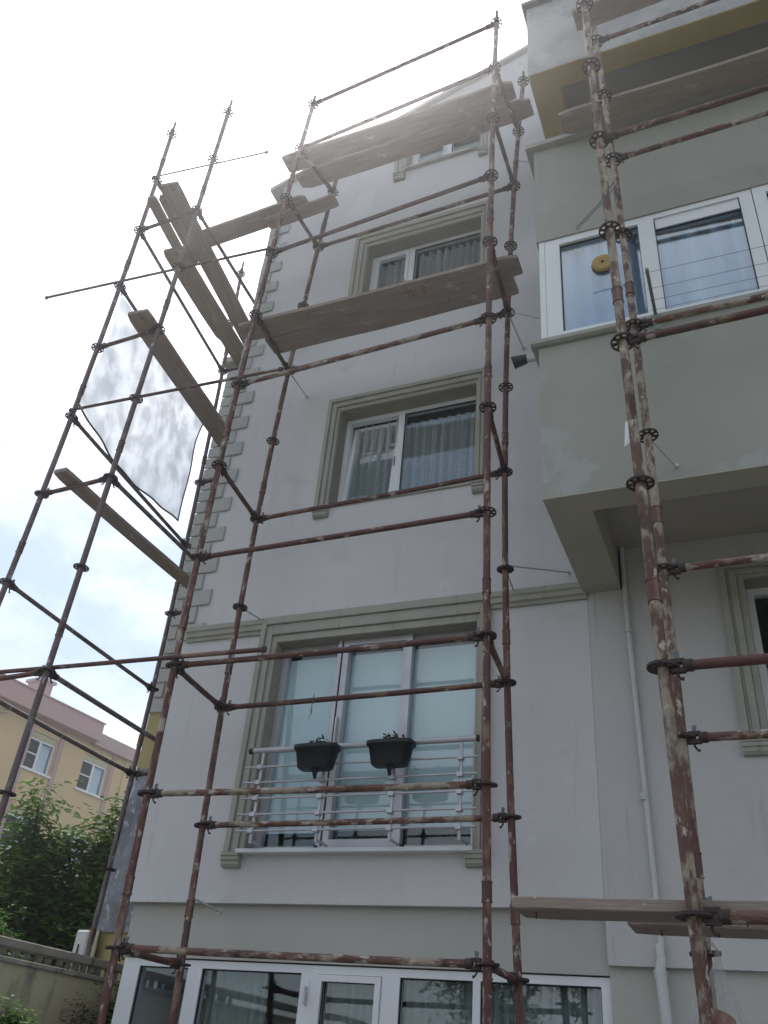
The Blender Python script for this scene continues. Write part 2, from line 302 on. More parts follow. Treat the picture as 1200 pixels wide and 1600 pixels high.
# ================================================================== MAIN BUILDING
FY = 1.35
B = empty('apartment_building', (0, FY, GZ), label='pale stuccoed apartment building with stone quoins behind the scaffolding', cat='building')
BP = bpy.data.objects['apartment_building']
def bpart(mb, name, m, bevel=0, label=None):
    o = mb.build(name, m, None, bevel); o.parent = B; o.matrix_parent_inverse = Matrix.Translation((0, -FY, -GZ))
    if label: o['label'] = label
    return o
def sub(mb, name, m, parent, bevel=0):
    return mb.build(name, m, parent, bevel)
roofz = lambda x: 10.11+(x+3.786)*0.392
XL, XR = -3.57, 0.46
W1 = (-2.46, -.49, .92, 2.80); W2 = (-2.12, -.555, 4.31, 5.57); W3 = (-2.06, -.555, 7.02, 8.28); W4 = (-1.65, -.60, 9.71, 10.55)
W5 = (1.68, 2.95, 1.55, 2.93)
bpart(wall((XL, XR), .53, 9.7, FY, .22, [W1, W2, W3]), 'front_wall', M['plaster'])
# gable strip round the attic window
mb = MB()
def quad(a, b, za, zb, ta, tb): mb.add([(a, FY, za), (b, FY, zb), (b, FY, tb), (a, FY, ta)], [(0, 1, 2, 3)])
quad(XL, W4[0], 9.7, 9.7, roofz(XL), roofz(W4[0])); quad(W4[0], W4[1], W4[3], W4[3], roofz(W4[0]), roofz(W4[1]))
quad(W4[0], W4[1], 9.7, 9.7, 9.71, 9.71); quad(W4[1], XR, 9.7, 9.7, roofz(W4[1]), roofz(XR)); quad(XR, 3.0, 9.7, 9.7, roofz(XR), roofz(3.0)); quad(3.0, 8.0, 9.7, 9.7, roofz(3.0), roofz(3.0)-1.9)
a, b, c, d = W4; Y = FY+.22
for q in ([(a, FY, c), (a, FY, d), (a, Y, d), (a, Y, c)], [(b, FY, c), (b, FY, d), (b, Y, d), (b, Y, c)], [(a, FY, d), (b, FY, d), (b, Y, d), (a, Y, d)], [(a, FY, c), (b, FY, c), (b, Y, c), (a, Y, c)]):
    mb.add(q, [(0, 1, 2, 3)])
bpart(mb, 'gable_wall', M['plaster'])
# recessed base wall with the shop-like window strip
bpart(MB().box(XL+.07, XR, FY+.06, FY+.3, .115, .53), 'base_wall', M['plaster_base'])
bpart(MB().box(XL+.07, XR, FY+.06, FY+.3, GZ, -1.25), 'plinth', M['plaster_base'])
# band drip edge
bpart(MB().box(XL, XR-.002, FY-.012, FY+.05, .515, .545), 'drip_band', M['plaster'])
# right hand wall under the bay
bpart(wall((XR+.002, 8.0), .17, 7.3, FY, .3, [W5]), 'right_wall', M['plaster_right'])
bpart(MB().box(XR+.002, 8.0, FY+.05, FY+.3, GZ, .17), 'right_plinth', M['plaster_base'])
bpart(wall((XR+.002, 8.0), 7.3, 9.7, FY, .3, [(1.1, 2.0, 7.3, 8.3)]), 'balcony_wall', M['yellow'])
# mass of the building behind (side walls, back)
bpart(MB().box(XL+.01, XL+.2, FY+.23, 11, GZ, 9.6).box(7.8, 8.0, FY+.31, 11, GZ, 9.6).box(XL+.01, 8, 10.8, 11, GZ, 9.6), 'side_wall', M['plaster'])
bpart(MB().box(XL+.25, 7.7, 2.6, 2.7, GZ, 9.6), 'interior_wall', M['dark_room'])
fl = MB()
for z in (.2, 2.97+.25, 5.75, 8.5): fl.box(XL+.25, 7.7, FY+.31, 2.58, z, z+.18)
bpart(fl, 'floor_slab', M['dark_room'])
rf = MB()
for (x0, x1, z0, z1) in ((-3.77, 3.0, roofz(-3.77), roofz(3.0)), (3.0, 8.3, roofz(3.0), roofz(3.0)-2.0)):
    rf.add([(x0, FY-.065, z0), (x1, FY-.065, z1), (x1, 11.2, z1), (x0, 11.2, z0), (x0, FY-.065, z0+.07), (x1, FY-.065, z1+.07), (x1, 11.2, z1+.07), (x0, 11.2, z0+.07)],
           [(0, 3, 2, 1), (4, 5, 6, 7), (0, 1, 5, 4), (1, 2, 6, 5), (2, 3, 7, 6), (3, 0, 4, 7)])
bpart(rf, 'roof', M['roof'])
# set-back wing on the left
WY = 3.0
bpart(MB().box(-5.11, XL+.005, WY, 10.9, GZ, 8.55), 'wing_wall', M['yellow'])
bpart(MB().box(-5.22, XL+.005, WY-.12, 11.0, 8.55, 8.66), 'wing_roof', M['roof'])
# quoins
def quoin(w, mirror=False):
    return MB().box(0, w, -.024, .0, 0, .180).mesh('quoin', M['quoin'], .008)
ql, qs = quoin(.31), quoin(.175)
z = 2.93; i = 0
while z < 9.35:
    o = inst('quoin', ql if i % 2 == 0 else qs, None, (XL-.07+random.uniform(-.004, .004), FY-.001+random.uniform(-.004, .003), z)); o.parent = B; o.matrix_parent_inverse = Matrix.Translation((0, -FY, -GZ))
    z += .1925; i += 1
z = 2.905; i = 0
while z < 8.3:
    o = inst('quoin', ql if i % 2 == 0 else qs, None, (-5.145+random.uniform(-.004, .004), WY-.001+random.uniform(-.004, .003), z)); o.parent = B; o.matrix_parent_inverse = Matrix.Translation((0, -FY, -GZ))
    z += .1925; i += 1
# string course (two profiles either side of the first floor window)
for (x0, x1) in ((XL-.01+.08, -2.625), (-.375, XR+.0)):
    mb = MB(); y = FY
    mb.prism([(y-.001, 2.905), (y-.025, 2.905), (y-.028, 2.935), (y-.05, 2.945), (y-.052, 2.985), (y-.068, 3.0), (y-.07, 3.045), (y-.001, 3.05)], x0, x1, 'x')
    bpart(mb, 'string_course', M['trim'])
# window surrounds: stepped architrave in real depth
def surround(x0, x1, z0, z1, ix0, ix1, iz1, corb=True, corb_w=None):
    """outer x0..x1 x z0..z1, inner opening ix0..ix1 up to iz1"""
    mb = MB(); y = FY
    wl, wr, wt = ix0-x0, x1-ix1, z1-iz1
    prof = [(0.0, .30, .062), (.30, .42, .040), (.42, .72, .050), (.72, 1.0, .026)]
    for a, b, p in prof:      # fractions measured from the outer edge inwards
        mb.box(x0+wl*a, x0+wl*b, y-p, y-.001, z0, z1-wt*a-.0005)
        mb.box(x1-wr*b, x1-wr*a, y-p, y-.001, z0, z1-wt*a-.0005)
        mb.box(x0+wl*b, x1-wr*b, y-p+.0007, y-.001, z1-wt*b, z1-wt*a)
    o = bpart(mb, 'window_surround', M['trim'], .0045)
    if corb:
        for (a, b) in ((x0-.005, x0+(corb_w or wl)+.012), (x1-(corb_w or wr)-.012, x1+.005)):
            c = MB(); c.prism([(y-.001, z0-.003), (y-.082, z0-.003), (y-.082, z0-.03), (y-.07, z0-.036), (y-.07, z0-.062), (y-.055, z0-.07), (y-.055, z0-.095), (y-.035, z0-.115), (y-.001, z0-.12)], a, b, 'x')
            c.build('corbel', M['trim'], o)
    return o
for (a, b, c, d) in (W1, W2, W3, W4, W5):
    yb_ = FY+.164 if (a, b, c, d) != W1 else FY+.128
    bpart(MB().box(a, a+.004, FY-.004, yb_, c, d).box(b-.004, b, FY-.004, yb_, c, d).box(a+.004, b-.004, FY-.004, yb_, d-.004, d), 'window_reveal', M['trim_dark'])
surround(-2.635, -.37, .90, 3.06, W1[0], W1[1], W1[3], corb_w=.15)
surround(-2.262, -.455, 4.285, 5.735, W2[0], W2[1], W2[3])
surround(-2.225, -.46, 7.0, 8.50, W3[0], W3[1], W3[3])
surround(-1.79, -.50, 9.62, 10.62, W4[0], W4[1], W4[3])
surround(1.50, 3.12, 1.64, 3.05, W5[0], W5[1], W5[3])
bpart(MB().box(W4[0]-.0, W4[1]+.0, FY-.05, FY+.17, 9.675, 9.712), 'window_sill', M['trim'])
bpart(MB().box(W3[0], W3[1], FY-.04, FY+.17, 6.99, 7.022), 'window_sill', M['trim'])
bpart(MB().box(W2[0], W2[1], FY-.02, FY+.17, 4.285, 4.312), 'window_sill', M['trim'])
# --- sash windows of the upper floors
def sash_window(w, split, y=FY+.165, tilt=False, fw_=.055, sashw=.045, curtain=None, seed=1, valance=False):
    x0, x1, z0, z1 = w; z0 = z0+.005
    fr = frame_mb(MB(), x0, x1, z0, z1, y, y+.07, fw_); fr.box(split-.035, split+.035, y, y+.07, z0+fw_, z1-fw_)
    f = bpart(fr, 'window', M['pvc'])
    # left casement
    a, b, c, d = x0+fw_, split-.035, z0+fw_, z1-fw_
    sh = frame_mb(MB(), 0, b-a-.004, 0, d-c-.006, -.012, .045, sashw)
    so_ = sh.build('sash', M['pvc'], f)
    so_.location = (a+.002, y, c+.003)
    g = MB().box(sashw, b-a-.004-sashw, .02, .026, sashw, d-c-.006-sashw).build('pane', M['glass'], f); g.location = so_.location
    hd = MB().box(b-a-.03, b-a-.018, -.045, -.012, .42*(d-c), .42*(d-c)+.11).build('handle', M['alu'], f); hd.location = so_.location
    if tilt:
        for o in (so_, g, hd): o.rotation_euler = (math.radians(-5.5), 0, 0)
    pane(split+.035, x1-fw_, z0+fw_, z1-fw_, y+.03, f)
    ga = frame_mb(MB(), split+.035, x1-fw_, z0+fw_, z1-fw_, y+.006, y+.028, .006); ga.build('gasket', M['gasket'], f)
    return f
sash_window(W2, -1.455, tilt=True); sash_window(W3, -1.51); sash_window(W4, -1.10)
f5 = bpart(frame_mb(MB(), W5[0], W5[1], W5[2], W5[3], FY+.165, FY+.235, .06), 'window', M['pvc']); pane(W5[0]+.06, W5[1]-.06, W5[2]+.06, W5[3]-.06, FY+.195, f5)
# window over the open balcony (deep in shade)
f6 = bpart(frame_mb(MB(), 1.1, 2.0, 7.3, 8.3, FY+.1, FY+.17, .06), 'balcony_door', M['pvc']); pane(1.16, 1.94, 7.36, 8.24, FY+.13, f6)
def thing_curtain(x0, x1, z0, z1, y, m, label, seed, amp=.042, wl=.10, group='curtains behind the window panes'):
    return tag(curtain_mb(x0, x1, z0, z1, y, amp, wl, seed).build('curtain', M[m]), label, 'curtain', group)
thing_curtain(W2[0]+.05, -1.46, 4.3, 5.50, FY+.27, 'lace', 'patterned net curtain behind the tilted sash of the second floor window', 3)
thing_curtain(-1.42, W2[1]-.04, 4.3, 5.40, FY+.27, 'lace', 'patterned net curtain behind the wide pane of the second floor window', 5)
v = MB(); n = 60; vs = []
for j in range(3):
    for i in range(n+1):
        x = -1.42+(.82)*i/n; vs.append((x, FY+.33+.015*math.sin(x*60), 5.50-(.10+.035*abs(math.sin(x*15)))*j/2))
v.add(vs, [(j*(n+1)+i, j*(n+1)+i+1, (j+1)*(n+1)+i+1, (j+1)*(n+1)+i) for j in range(2) for i in range(n)], True)
tag(v.build('valance', M['lace']), 'scalloped lace valance above the net curtain, second floor window', 'valance')
thing_curtain(W3[0]+.05, -1.5, 7.0, 8.2, FY+.27, 'lace', 'net curtain behind the narrow left sash of the third floor window', 7)
thing_curtain(-1.46, W3[1]-.04, 7.0, 8.2, FY+.27, 'lace', 'net curtain behind the wide right pane of the third floor window', 8)

# --- first floor glazed door: three lights, sliding middle leaf proud, blinds
x0, x1, z0, z1 = W1; y = FY+.13
fr = frame_mb(MB(), x0, x1, z0, z1, y, y+.07, .06)
for mxp in (-1.80, -1.18): fr.box(mxp-.045, mxp+.045, y, y+.07, z0+.06, z1-.06)
f = bpart(fr, 'balcony_door', M['alu'])
leaf = MB(); lx0, lx1, lz0, lz1, ly = -1.80, -1.12, .965, 2.80, y-.05
frame_mb(leaf, lx0, lx1, lz0, lz1, ly, ly+.048, .055); leaf.build('sliding_leaf', M['alu'], f)
MB().box(lx0-.012, lx0-.003, ly-.002, ly+.04, lz0-.01, lz1+.0).build('leaf_seal', M['gasket'], f)
MB().box(lx0-.05, lx0-.013, ly-.01, ly+.045, lz0-.03, lz1+.0).build('guide_rail', M['alu'], f)
MB().box(lx0-.03, lx1+.04, ly-.02, ly+.03, lz1+.004, lz1+.035).build('top_track', M['alu'], f)
MB().box(lx0-.03, lx1+.04, ly-.035, ly-.002, lz0-.045, lz0-.004).build('bottom_track', M['alu'], f)
e = MB()
for xx in (lx0-.045, lx1+.025):
    for zz in (lz0-.05, lz1+.0): e.box(xx, xx+.025, ly-.05, ly-.021, zz, zz+.05)
e.build('track_end_cap', M['gasket'], f)
MB().box(lx0+.012, lx0+.028, ly-.035, ly-.001, 1.75, 2.05).build('handle', M['alu'], f)
for a, b in ((x0+.06, -1.845), (-1.755, -1.225), (-1.135, x1-.06)): pane(a, b, z0+.06, z1-.06, y+.03, f, m='glass_door')
k = 0
for a, b, lb in ((x0+.04, -1.81, 'left'), (-1.79, -1.19, 'middle'), (-1.17, x1-.04, 'right')):
    bl = MB().box(a, b, y+.075, y+.079, 1.12+.015*k, z1-.1).box(a, b, y+.072, y+.086, 1.105+.015*k, 1.12+.015*k); k += 1
    tag(bl.build('roller_blind', M['blind']), f'pale roller blind pulled down behind the {lb} pane above the flower box railing', 'blind', 'roller blinds of the first floor door')
# row of indoor plants low behind the glass
pl = MB(); rnd = random.Random(4)
for i in range(150):
    px_ = rnd.uniform(x0+.1, x1-.1); h = rnd.uniform(.08, .30); dx = rnd.uniform(-.05, .05); py = y+.13+rnd.uniform(0, .1)
    pl.add([(px_-.008, py, .98), (px_+.008, py, .98), (px_+dx, py+rnd.uniform(-.02, .02), .98+h)], [(0, 1, 2)])
tag(pl.build('potted_plants', M['leaf_b']), 'thin leafed houseplants lined up low behind the balcony door glass', 'plants', kind='stuff')
bpart(MB().box(-2.50, -.47, FY-.09, FY+.13, .885, .918), 'window_sill', M['pvc'], .004)

# --- aluminium railing in front of that door
RY = 1.15
RL = (MB().tube([(-2.40, RY, 1.69), (-.415, RY, 1.695)], .026, 14).build('top_rail', M['alu']))
rail = empty('balcony_railing', (-1.4, FY, .9), label='aluminium balcony railing with five thin bars on the first floor', cat='railing')
inv = Matrix.Translation((1.4, -FY, -.9))
def rpart(mb, name, m, lb=None):
    o = mb.build(name, m); o.parent = rail; o.matrix_parent_inverse = inv; return o
RL.parent = rail; RL.matrix_parent_inverse = inv
rpart(MB().tube([(-2.402, RY, 1.69), (-2.44, RY, 1.69)], .027, 14).tube([(-.413, RY, 1.695), (-.395, RY, 1.695)], .0275, 14), 'rail_end_cap', M['gasket'])
for kz in (1.02, 1.15, 1.28, 1.41, 1.54): rpart(MB().tube([(-2.44, RY-.026, kz), (-.40, RY-.026, kz+.004)], .0095, 8), 'rail_bar', M['alu'])
for xp in (-2.30, -1.71, -1.09, -.535):
    rpart(MB().tube([(xp, RY, .93), (xp, RY, 1.665)], .014, 10), 'rail_post', M['alu'])
    for kz in (1.02, 1.15, 1.28, 1.41, 1.54): rpart(MB().box(xp-.022, xp+.022, RY-.042, RY+.012, kz-.016, kz+.018), 'bar_clamp', M['alu'])
    rpart(MB().tube([(xp, RY, .95), (xp, FY-.002, .95)], .011, 8), 'wall_bracket', M['alu'])
# --- flower boxes
def flower_box(cx, w, label, seed):
    t = empty('flower_box', (cx, RY-.11, 1.47), label=label, cat='flower box', group='flower boxes on the railing')
    n = 20; rings = []
    for (zz, sx, sy) in ((0, .74, .70), (.01, .80, .78), (.155, .96, .95), (.157, 1.05, 1.07), (.19, 1.07, 1.09), (.19, .98, .97), (.16, .95, .93)):
        ring = []
        for i in range(n):
            a = 2*math.pi*i/n; c, s_ = math.cos(a), math.sin(a)
            ring.append((math.copysign(abs(c)**.45, c)*w/2*sx, math.copysign(abs(s_)**.45, s_)*.085*sy, zz))
        rings.append(ring)
    mb = MB(); mb.add([p for r in rings for p in r], [(j*n+i, j*n+(i+1) % n, (j+1)*n+(i+1) % n, (j+1)*n+i) for j in range(len(rings)-1) for i in range(n)], True)
    mb.add(rings[0], [tuple(range(n))[::-1]]); mb.build('planter', M['box_plastic'], t)
    MB().add([(p[0], p[1], .165) for p in rings[-1]], [tuple(range(n))]).build('soil', M['soil'], t)
    MB().tube([(0, .0, .0), (0, .0, -.03), (0, .015, -.07)], [.035, .02, .012], 8).build('drain_spout', M['box_plastic'], t)
    hb = MB()
    for sx in (-.6, .6): hb.tube([(sx*w/2, .08, .14), (sx*w/2, .095, .19), (sx*w/2, .11, .255), (sx*w/2, .14, .255)], .006, 6)
    hb.build('hook', M['box_plastic'], t)
    rnd = random.Random(seed)
    for nm, mm, cnt in (('dry_leaves', 'leaf_dry', 60), ('leaves', 'leaf_grey', 90)):
        p = MB()
        for i in range(cnt):
            cx_ = (rnd.gauss(.1 if nm == 'dry_leaves' else -.05, .25))*w/2; cy_ = rnd.uniform(-.05, .05); h = .18+abs(rnd.gauss(0, .03))
            if abs(cx_) > w*.46: continue
            s_ = rnd.uniform(.012, .026); d = Vector((rnd.uniform(-1, 1), rnd.uniform(-1, 1), rnd.uniform(-.3, 1))).normalized()*s_; e_ = d.cross(Vector((rnd.random(), rnd.random(), 1))).normalized()*s_*.6
            c = Vector((cx_, cy_, h)); p.add([c-d, c+e_, c+d, c-e_], [(0, 1, 2, 3)])
            if i % 6 == 0: p.tube([(cx_, cy_, .16), tuple(c)], .0015, 4)
        p.build(nm, M[mm], t)
    return t
flower_box(-1.735, .37, 'dark flower box with dry yellow leaves, left one on the railing', 3)
flower_box(-1.085, .37, 'dark flower box with small grey plants, right one on the railing', 8)

# --- ground floor window strip
y = FY+.085
zt = .105; zb = -1.25
st = empty('ground_window', (0, 0, 0)); st.parent = B; st.matrix_parent_inverse = Matrix.Translation((0, -FY, -GZ))
def spart(mb, name, m): return mb.build(name, m, st)
posts = [(-3.49, -3.33), (-2.86, -2.73), (-1.845, -1.715), (-1.185, -1.045), (-.495, -.44), (.395, .458)]
fr = MB()
sl = lambda x: zt
for i, (a, b) in enumerate(posts): fr.box(a, b, y, y+.08, zb, zt)
for (a, b), (c, d) in zip(posts, posts[1:]): fr.box(b, c, y, y+.08, zt-.055, zt); fr.box(b, c, y, y+.08, zb, zb+.06)
spart(fr, 'window_frame', M['pvc'])
for i, ((a, b), (c, d)) in enumerate(zip(posts, posts[1:])):
    if i == 2:
        spart(frame_mb(MB(), b+.004, c-.004, zb+.064, zt-.059, y-.015, y+.05, .045), 'sash', M['pvc']); b += .045; c -= .045
    spart(MB().box(b, c, y+.04, y+.046, zb+.06, zt-.055-(.045 if i == 2 else 0)), 'pane', M['glass'])
    spart(frame_mb(MB(), b, c, zb+.06, zt-.055-(.045 if i == 2 else 0), y+.012, y+.038, .006), 'gasket', M['gasket'])
spart(MB().box(-1.79, -1.775, y-.04, y-.001, -.16, -.04), 'handle', M['alu'])
spart(MB().box(-1.80, -1.765, y-.012, y-.001, -.10, .0), 'handle', M['pvc'])
for i, (a, b) in enumerate(((-2.72, -2.2), (-1.7, -1.2), (-1.04, -.5), (-.43, .39))):
    thing_curtain(a, b, -1.2, .05, y+.15, 'curtain_grey', ['pleated grey curtain with a ribbed weave in the second ground floor pane',
        'grey pleated curtain inside the openable ground floor sash', 'dark pleated curtain in the ground floor pane left of the pole',
        'dark green pleated curtain in the rightmost ground floor pane'][i], 20+i, .03, .085)
# ================================================================== BAY (right)
BY = -.10; BXL = .43
bay_lo = MB()   # hollow box: front strip, left strip, soffit recess
bay_lo.box(BXL, 8, BY, BY+.16, 2.975, 4.44)
bay_lo.box(BXL, BXL+.16, BY+.16, FY, 2.975, 4.44)
bpart(bay_lo, 'bay_wall', M['bay'])
bpart(MB().box(BXL+.0, 8, BY+.0, BY+.23, 2.962, 2.974).box(BXL, BXL+.31, BY+.23, FY-.002, 2.962, 2.974), 'bay_beam_soffit', M['soffit_tan'])
bpart(MB().box(BXL+.161, 8, BY+.161, BY+.23, 2.975, 3.34).box(BXL+.161, BXL+.31, BY+.23, FY-.002, 2.975, 3.34), 'bay_beam', M['soffit_tan'])
bpart(MB().box(BXL+.17, 8, BY+.17, FY-.002, 3.342, 3.42), 'bay_soffit', M['soffit_tan'])
bpart(MB().box(BXL+.312, BXL+.322, FY-.02, FY-.002, 2.97, 3.33), 'shadow_gap', M['gasket'])
bpart(MB().prism([(BY-.055, 4.455), (BY-.055, 4.49), (BY+.02, 4.505), (BY+.02, 4.441), (BY-.03, 4.441)], BXL-.055, 8, 'x').prism([(BXL-.055, 4.455), (BXL-.055, 4.49), (BXL+.02, 4.505), (BXL+.02, 4.441), (BXL-.03, 4.441)], BY+.02, FY, 'y'), 'bay_ledge', M['bay'])
bpart(MB().box(BXL-.0, 8, BY, BY+.16, 5.735, 7.06).box(BXL, BXL+.16, BY+.16, FY-.002, 5.735, 7.06), 'bay_upper_wall', M['bay'])
bpart(MB().prism([(BY-.065, 7.062), (BY-.065, 7.12), (BY+.05, 7.185), (BY+.22, 7.15), (BY+.22, 7.062), (BY-.02, 7.062)], BXL-.07, 8, 'x').prism([(BXL-.07, 7.062), (BXL-.07, 7.12), (BXL+.03, 7.185), (BXL+.2, 7.15), (BXL+.2, 7.062)], BY+.22, FY-.002, 'y'), 'parapet_cap', M['bay'])
bpart(MB().box(BXL+.16, 8, BY+.16, FY-.002, 5.76, 5.9), 'bay_ceiling', M['soffit'])
# open balcony above: yellow beam soffit, recessed grey ceiling, stained parapet
PX = .39
bpart(MB().box(PX, 8, BY, BY+.15, 8.435, 9.80).box(PX, PX+.15, BY+.15, FY-.16, 8.435, 9.80), 'balcony_parapet', M['parapet'])
bpart(MB().box(PX+.004, 8, BY+.004, BY+.235, 8.422, 8.434).box(PX+.004, PX+.285, BY+.235, FY-.002, 8.422, 8.434), 'yellow_beam_soffit', M['yellow_soffit'])
bpart(MB().box(PX+.151, 8, BY+.151, BY+.235, 8.4345, 8.66).box(PX+.151, PX+.285, BY+.235, FY-.002, 8.4345, 8.66), 'yellow_beam', M['yellow_soffit'])
bpart(MB().box(PX+.155, 8, BY+.155, FY-.002, 8.662, 8.74), 'balcony_ceiling', M['soffit'])
bpart(MB().prism([(BY-.06, 9.802), (BY-.06, 9.86), (BY+.2, 9.9), (BY+.2, 9.802)], PX-.05, 8, 'x').prism([(PX-.05, 9.802), (PX-.05, 9.86), (PX+.2, 9.9), (PX+.2, 9.802)], BY+.2, FY-.17, 'y'), 'parapet_cap', M['bay'])
# bay window strip
zb, zt = 4.505, 5.732
bw = empty('bay_window', (0, 0, 0)); bw.parent = B; bw.matrix_parent_inverse = Matrix.Translation((0, -FY, -GZ))
y = BY+.01
fr = MB().box(.452, .50, y, y+.10, zb, zt).box(.502, .63, y+.004, y+.09, zb, zt)
fr.box(.63, 1.30, y+.004, y+.09, zb, zb+.085).box(.63, 1.30, y+.004, y+.09, zt-.075, zt)
fr.box(1.30, 1.43, y+.004, y+.09, zb, zt); fr.box(1.43, 2.11, y+.004, y+.09, zb, zb+.075).box(1.43, 2.11, y+.004, y+.09, zt-.055, zt)
fr.box(2.11, 2.205, y+.004, y+.09, zb, zt).box(2.212, 2.31, y+.0, y+.09, zb, zt)
fr.box(2.31, 3.0, y, y+.09, zb, zb+.08).box(2.31, 3.0, y, y+.09, zt-.08, zt).box(3.0, 3.12, y, y+.09, zb, zt).box(3.12, 7.9, y, y+.09, zb, zb+.08).box(3.12, 7.9, y, y+.09, zt-.08, zt)
fr.box(5.0, 5.1, y, y+.09, zb, zt)
fr.build('window_frame', M['pvc'], bw)
MB().box(1.44, 2.10, y+.02, y+.085, zt-.175, zt-.056).build('shutter_box', M['pvc'], bw)
for a, b, c, d in ((.63, 1.30, zb+.085, zt-.075), (1.43, 2.11, zb+.075, zt-.177), (2.31, 3.0, zb+.08, zt-.08), (3.12, 5.0, zb+.08, zt-.08), (5.1, 7.9, zb+.08, zt-.08)):
    MB().box(a, b, y+.05, y+.056, c, d).build('pane', M['glass_bay'], bw)
    frame_mb(MB(), a, b, c, d, y+.03, y+.048, .006).build('gasket', M['gasket'], bw)
MB().box(BXL+.02, BXL+.04, y+.13, FY-.002, zb, zt).build('side_panel', M['pvc'], bw)
thing_curtain(.56, 1.36, 4.48, 5.71, BY+.15, 'curtain', 'long white curtain in the left light of the bay window, behind the pole', 31, .055, .17)
thing_curtain(1.38, 2.2, 4.48, 5.71, BY+.15, 'curtain', 'long white curtain in the second light of the bay window, right of the pole', 32, .055, .19)
thing_curtain(2.24, 3.2, 4.48, 5.71, BY+.15, 'curtain', 'long white curtain in the bay window light cut by the right photo edge', 33, .055, .19)
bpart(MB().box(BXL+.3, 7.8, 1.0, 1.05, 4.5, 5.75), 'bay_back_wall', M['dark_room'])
# yellow vent disc set in the glass
vd = MB().tube([(0, -.035, 0), (0, -.028, 0), (0, 0, 0)], [.080, .092, .092], 28)
vo = vd.build('vent_disc', M['brass']); vo.location = (.985, y+.045, 5.31)
tag(vo, 'round ochre vent disc on the bay window glass left of the rusty pole', 'vent')
MB().tube([(0, -.045, 0), (0, -.034, 0)], [.010, .014], 10).build('screw_cap', M['cast'], vo)
MB().tube([(0, -.004, 0), (0, .004, 0)], .099, 28).build('vent_gasket', M['gasket'], vo)
# downpipe
dp = bpart(MB().tube([(.775, FY-.04, 3.34), (.775, FY-.04, 2.9), (.795, FY-.04, 1.6), (.82, FY-.04, .26)], .020, 12).tube([(.80, FY-.04, .30), (.815, FY-.05, .22), (.80, FY-.05, .14), (.812, FY-.05, -.1), (.80, FY-.05, GZ+.1)], [.022, .03, .036, .036, .036], 12), 'downpipe', M['white_pipe'])
for zz, rr in ((2.55, .028), (1.25, .027), (1.23, .024), (.55, .027), (.12, .044), (.10, .042)):
    MB().tube([(.775+.02*(3-zz)/1.4*.6, FY-.045, zz), (.775+.02*(3-zz)/1.4*.6, FY-.045, zz+.025)], rr, 12).build('pipe_clip', M['white_pipe'], dp)
tagpipe = bpart(MB().tube([(.46, .62, 5.03), (.16, .60, 5.045)], .036, 14).tube([(.30, .611, 5.0385), (.27, .609, 5.04)], .042, 14), 'overflow_pipe', M['white_pipe'])
MB().tube([(.165, .60, 5.045), (.155, .60, 5.045), (.05, .598, 5.03), (.03, .598, 5.025)], [.040, .044, .058, .060], 12).build('black_cap', M['black'], tagpipe)

# clothes line in front of the bay window
cl = empty('clothes_line', (1.35, BY, 4.44), label='faded green clothes line bracket with thin wires below the bay window', cat='clothes line')
ci = Matrix.Translation((-1.35, -BY, -4.44))
def cpart(mb, name, m):
    o = mb.build(name, m); o.parent = cl; o.matrix_parent_inverse = ci
for xx in (1.355, 3.9):
    cpart(MB().box(xx-.02, xx+.02, BY-.085, BY-.058, 4.30, 4.46).obox((xx, BY-.29, 4.475), (.012, 0, 0), (0, .24, 0), (0, 0, .012)), 'bracket_arm', M['green_metal'])
for yy in (-.20, -.30, -.42, -.58): cpart(MB().tube([(1.33, yy, 4.492), (2.6, yy, 4.478), (3.95, yy, 4.492)], .0017, 5), 'line_wire', M['wire'])
# bent wire tied to the pole, hanging in front of the bay
tag(MB().tube([(1.195, -.60, 5.62), (1.05, -.50, 5.52), (.86, -.42, 5.42), (.835, -.41, 5.40), (.85, -.40, 5.385), (.87, -.41, 5.41), (1.05, -.49, 5.50), (1.22, -.585, 5.60), (1.235, -.60, 5.635), (1.21, -.60, 5.64)], .004, 6).build('tie_wire', M['wire']),
    'bent loop of tie wire sticking out from the pole above the bay window', 'wire')

# ================================================================== GLARE HAZE (thin volume added to imitate lens glare around the sun)
hz = tag(MB().box(-125, 125, -125, 165, -3.5, 14.0).build('glare_haze', M['wire']), kind='stuff')
hm = bpy.data.materials.new('air'); hm.use_nodes = True; ht = hm.node_tree; ht.nodes.clear()  # scattering volume that stands in for the veiling glare
ho = ht.nodes.new('ShaderNodeOutputMaterial'); hv = ht.nodes.new('ShaderNodeVolumePrincipled')
hv.inputs['Density'].default_value = .0035; hv.inputs['Anisotropy'].default_value = .8; hv.inputs['Color'].default_value = (.97, .96, 1, 1)
ht.links.new(hv.outputs[0], ho.inputs['Volume']); hz.data.materials.clear(); hz.data.materials.append(hm)
# ================================================================== FOIL SHEET + AC on the wing
mb = MB(); nx, nz_ = 14, 40; vs = []
for j in range(nz_+1):
    for i in range(nx+1):
        x = -5.13+1.25*i/nx; z = .50+1.72*j/nz_
        vs.append((x, WY-.05-.035*noise.noise(Vector((x*5, 1, z*3)))-.02*noise.noise(Vector((x*14, 5, z*9))), z))
mb.add(vs, [(j*(nx+1)+i, j*(nx+1)+i+1, (j+1)*(nx+1)+i+1, (j+1)*(nx+1)+i) for j in range(nz_) for i in range(nx)], True)
tag(mb.build('foil_sheet', M['foil']), 'crumpled silver grey foil sheet covering the yellow wing wall', 'sheet')
ac = empty('air_conditioner', (-5.2, 2.9, .1), label='white outdoor air conditioner box above the garden wall', cat='air conditioner')
ai = Matrix.Translation((5.2, -2.9, -.1))
def apart(mb, name, m, bv=0):
    o = mb.build(name, m, None, bv); o.parent = ac; o.matrix_parent_inverse = ai
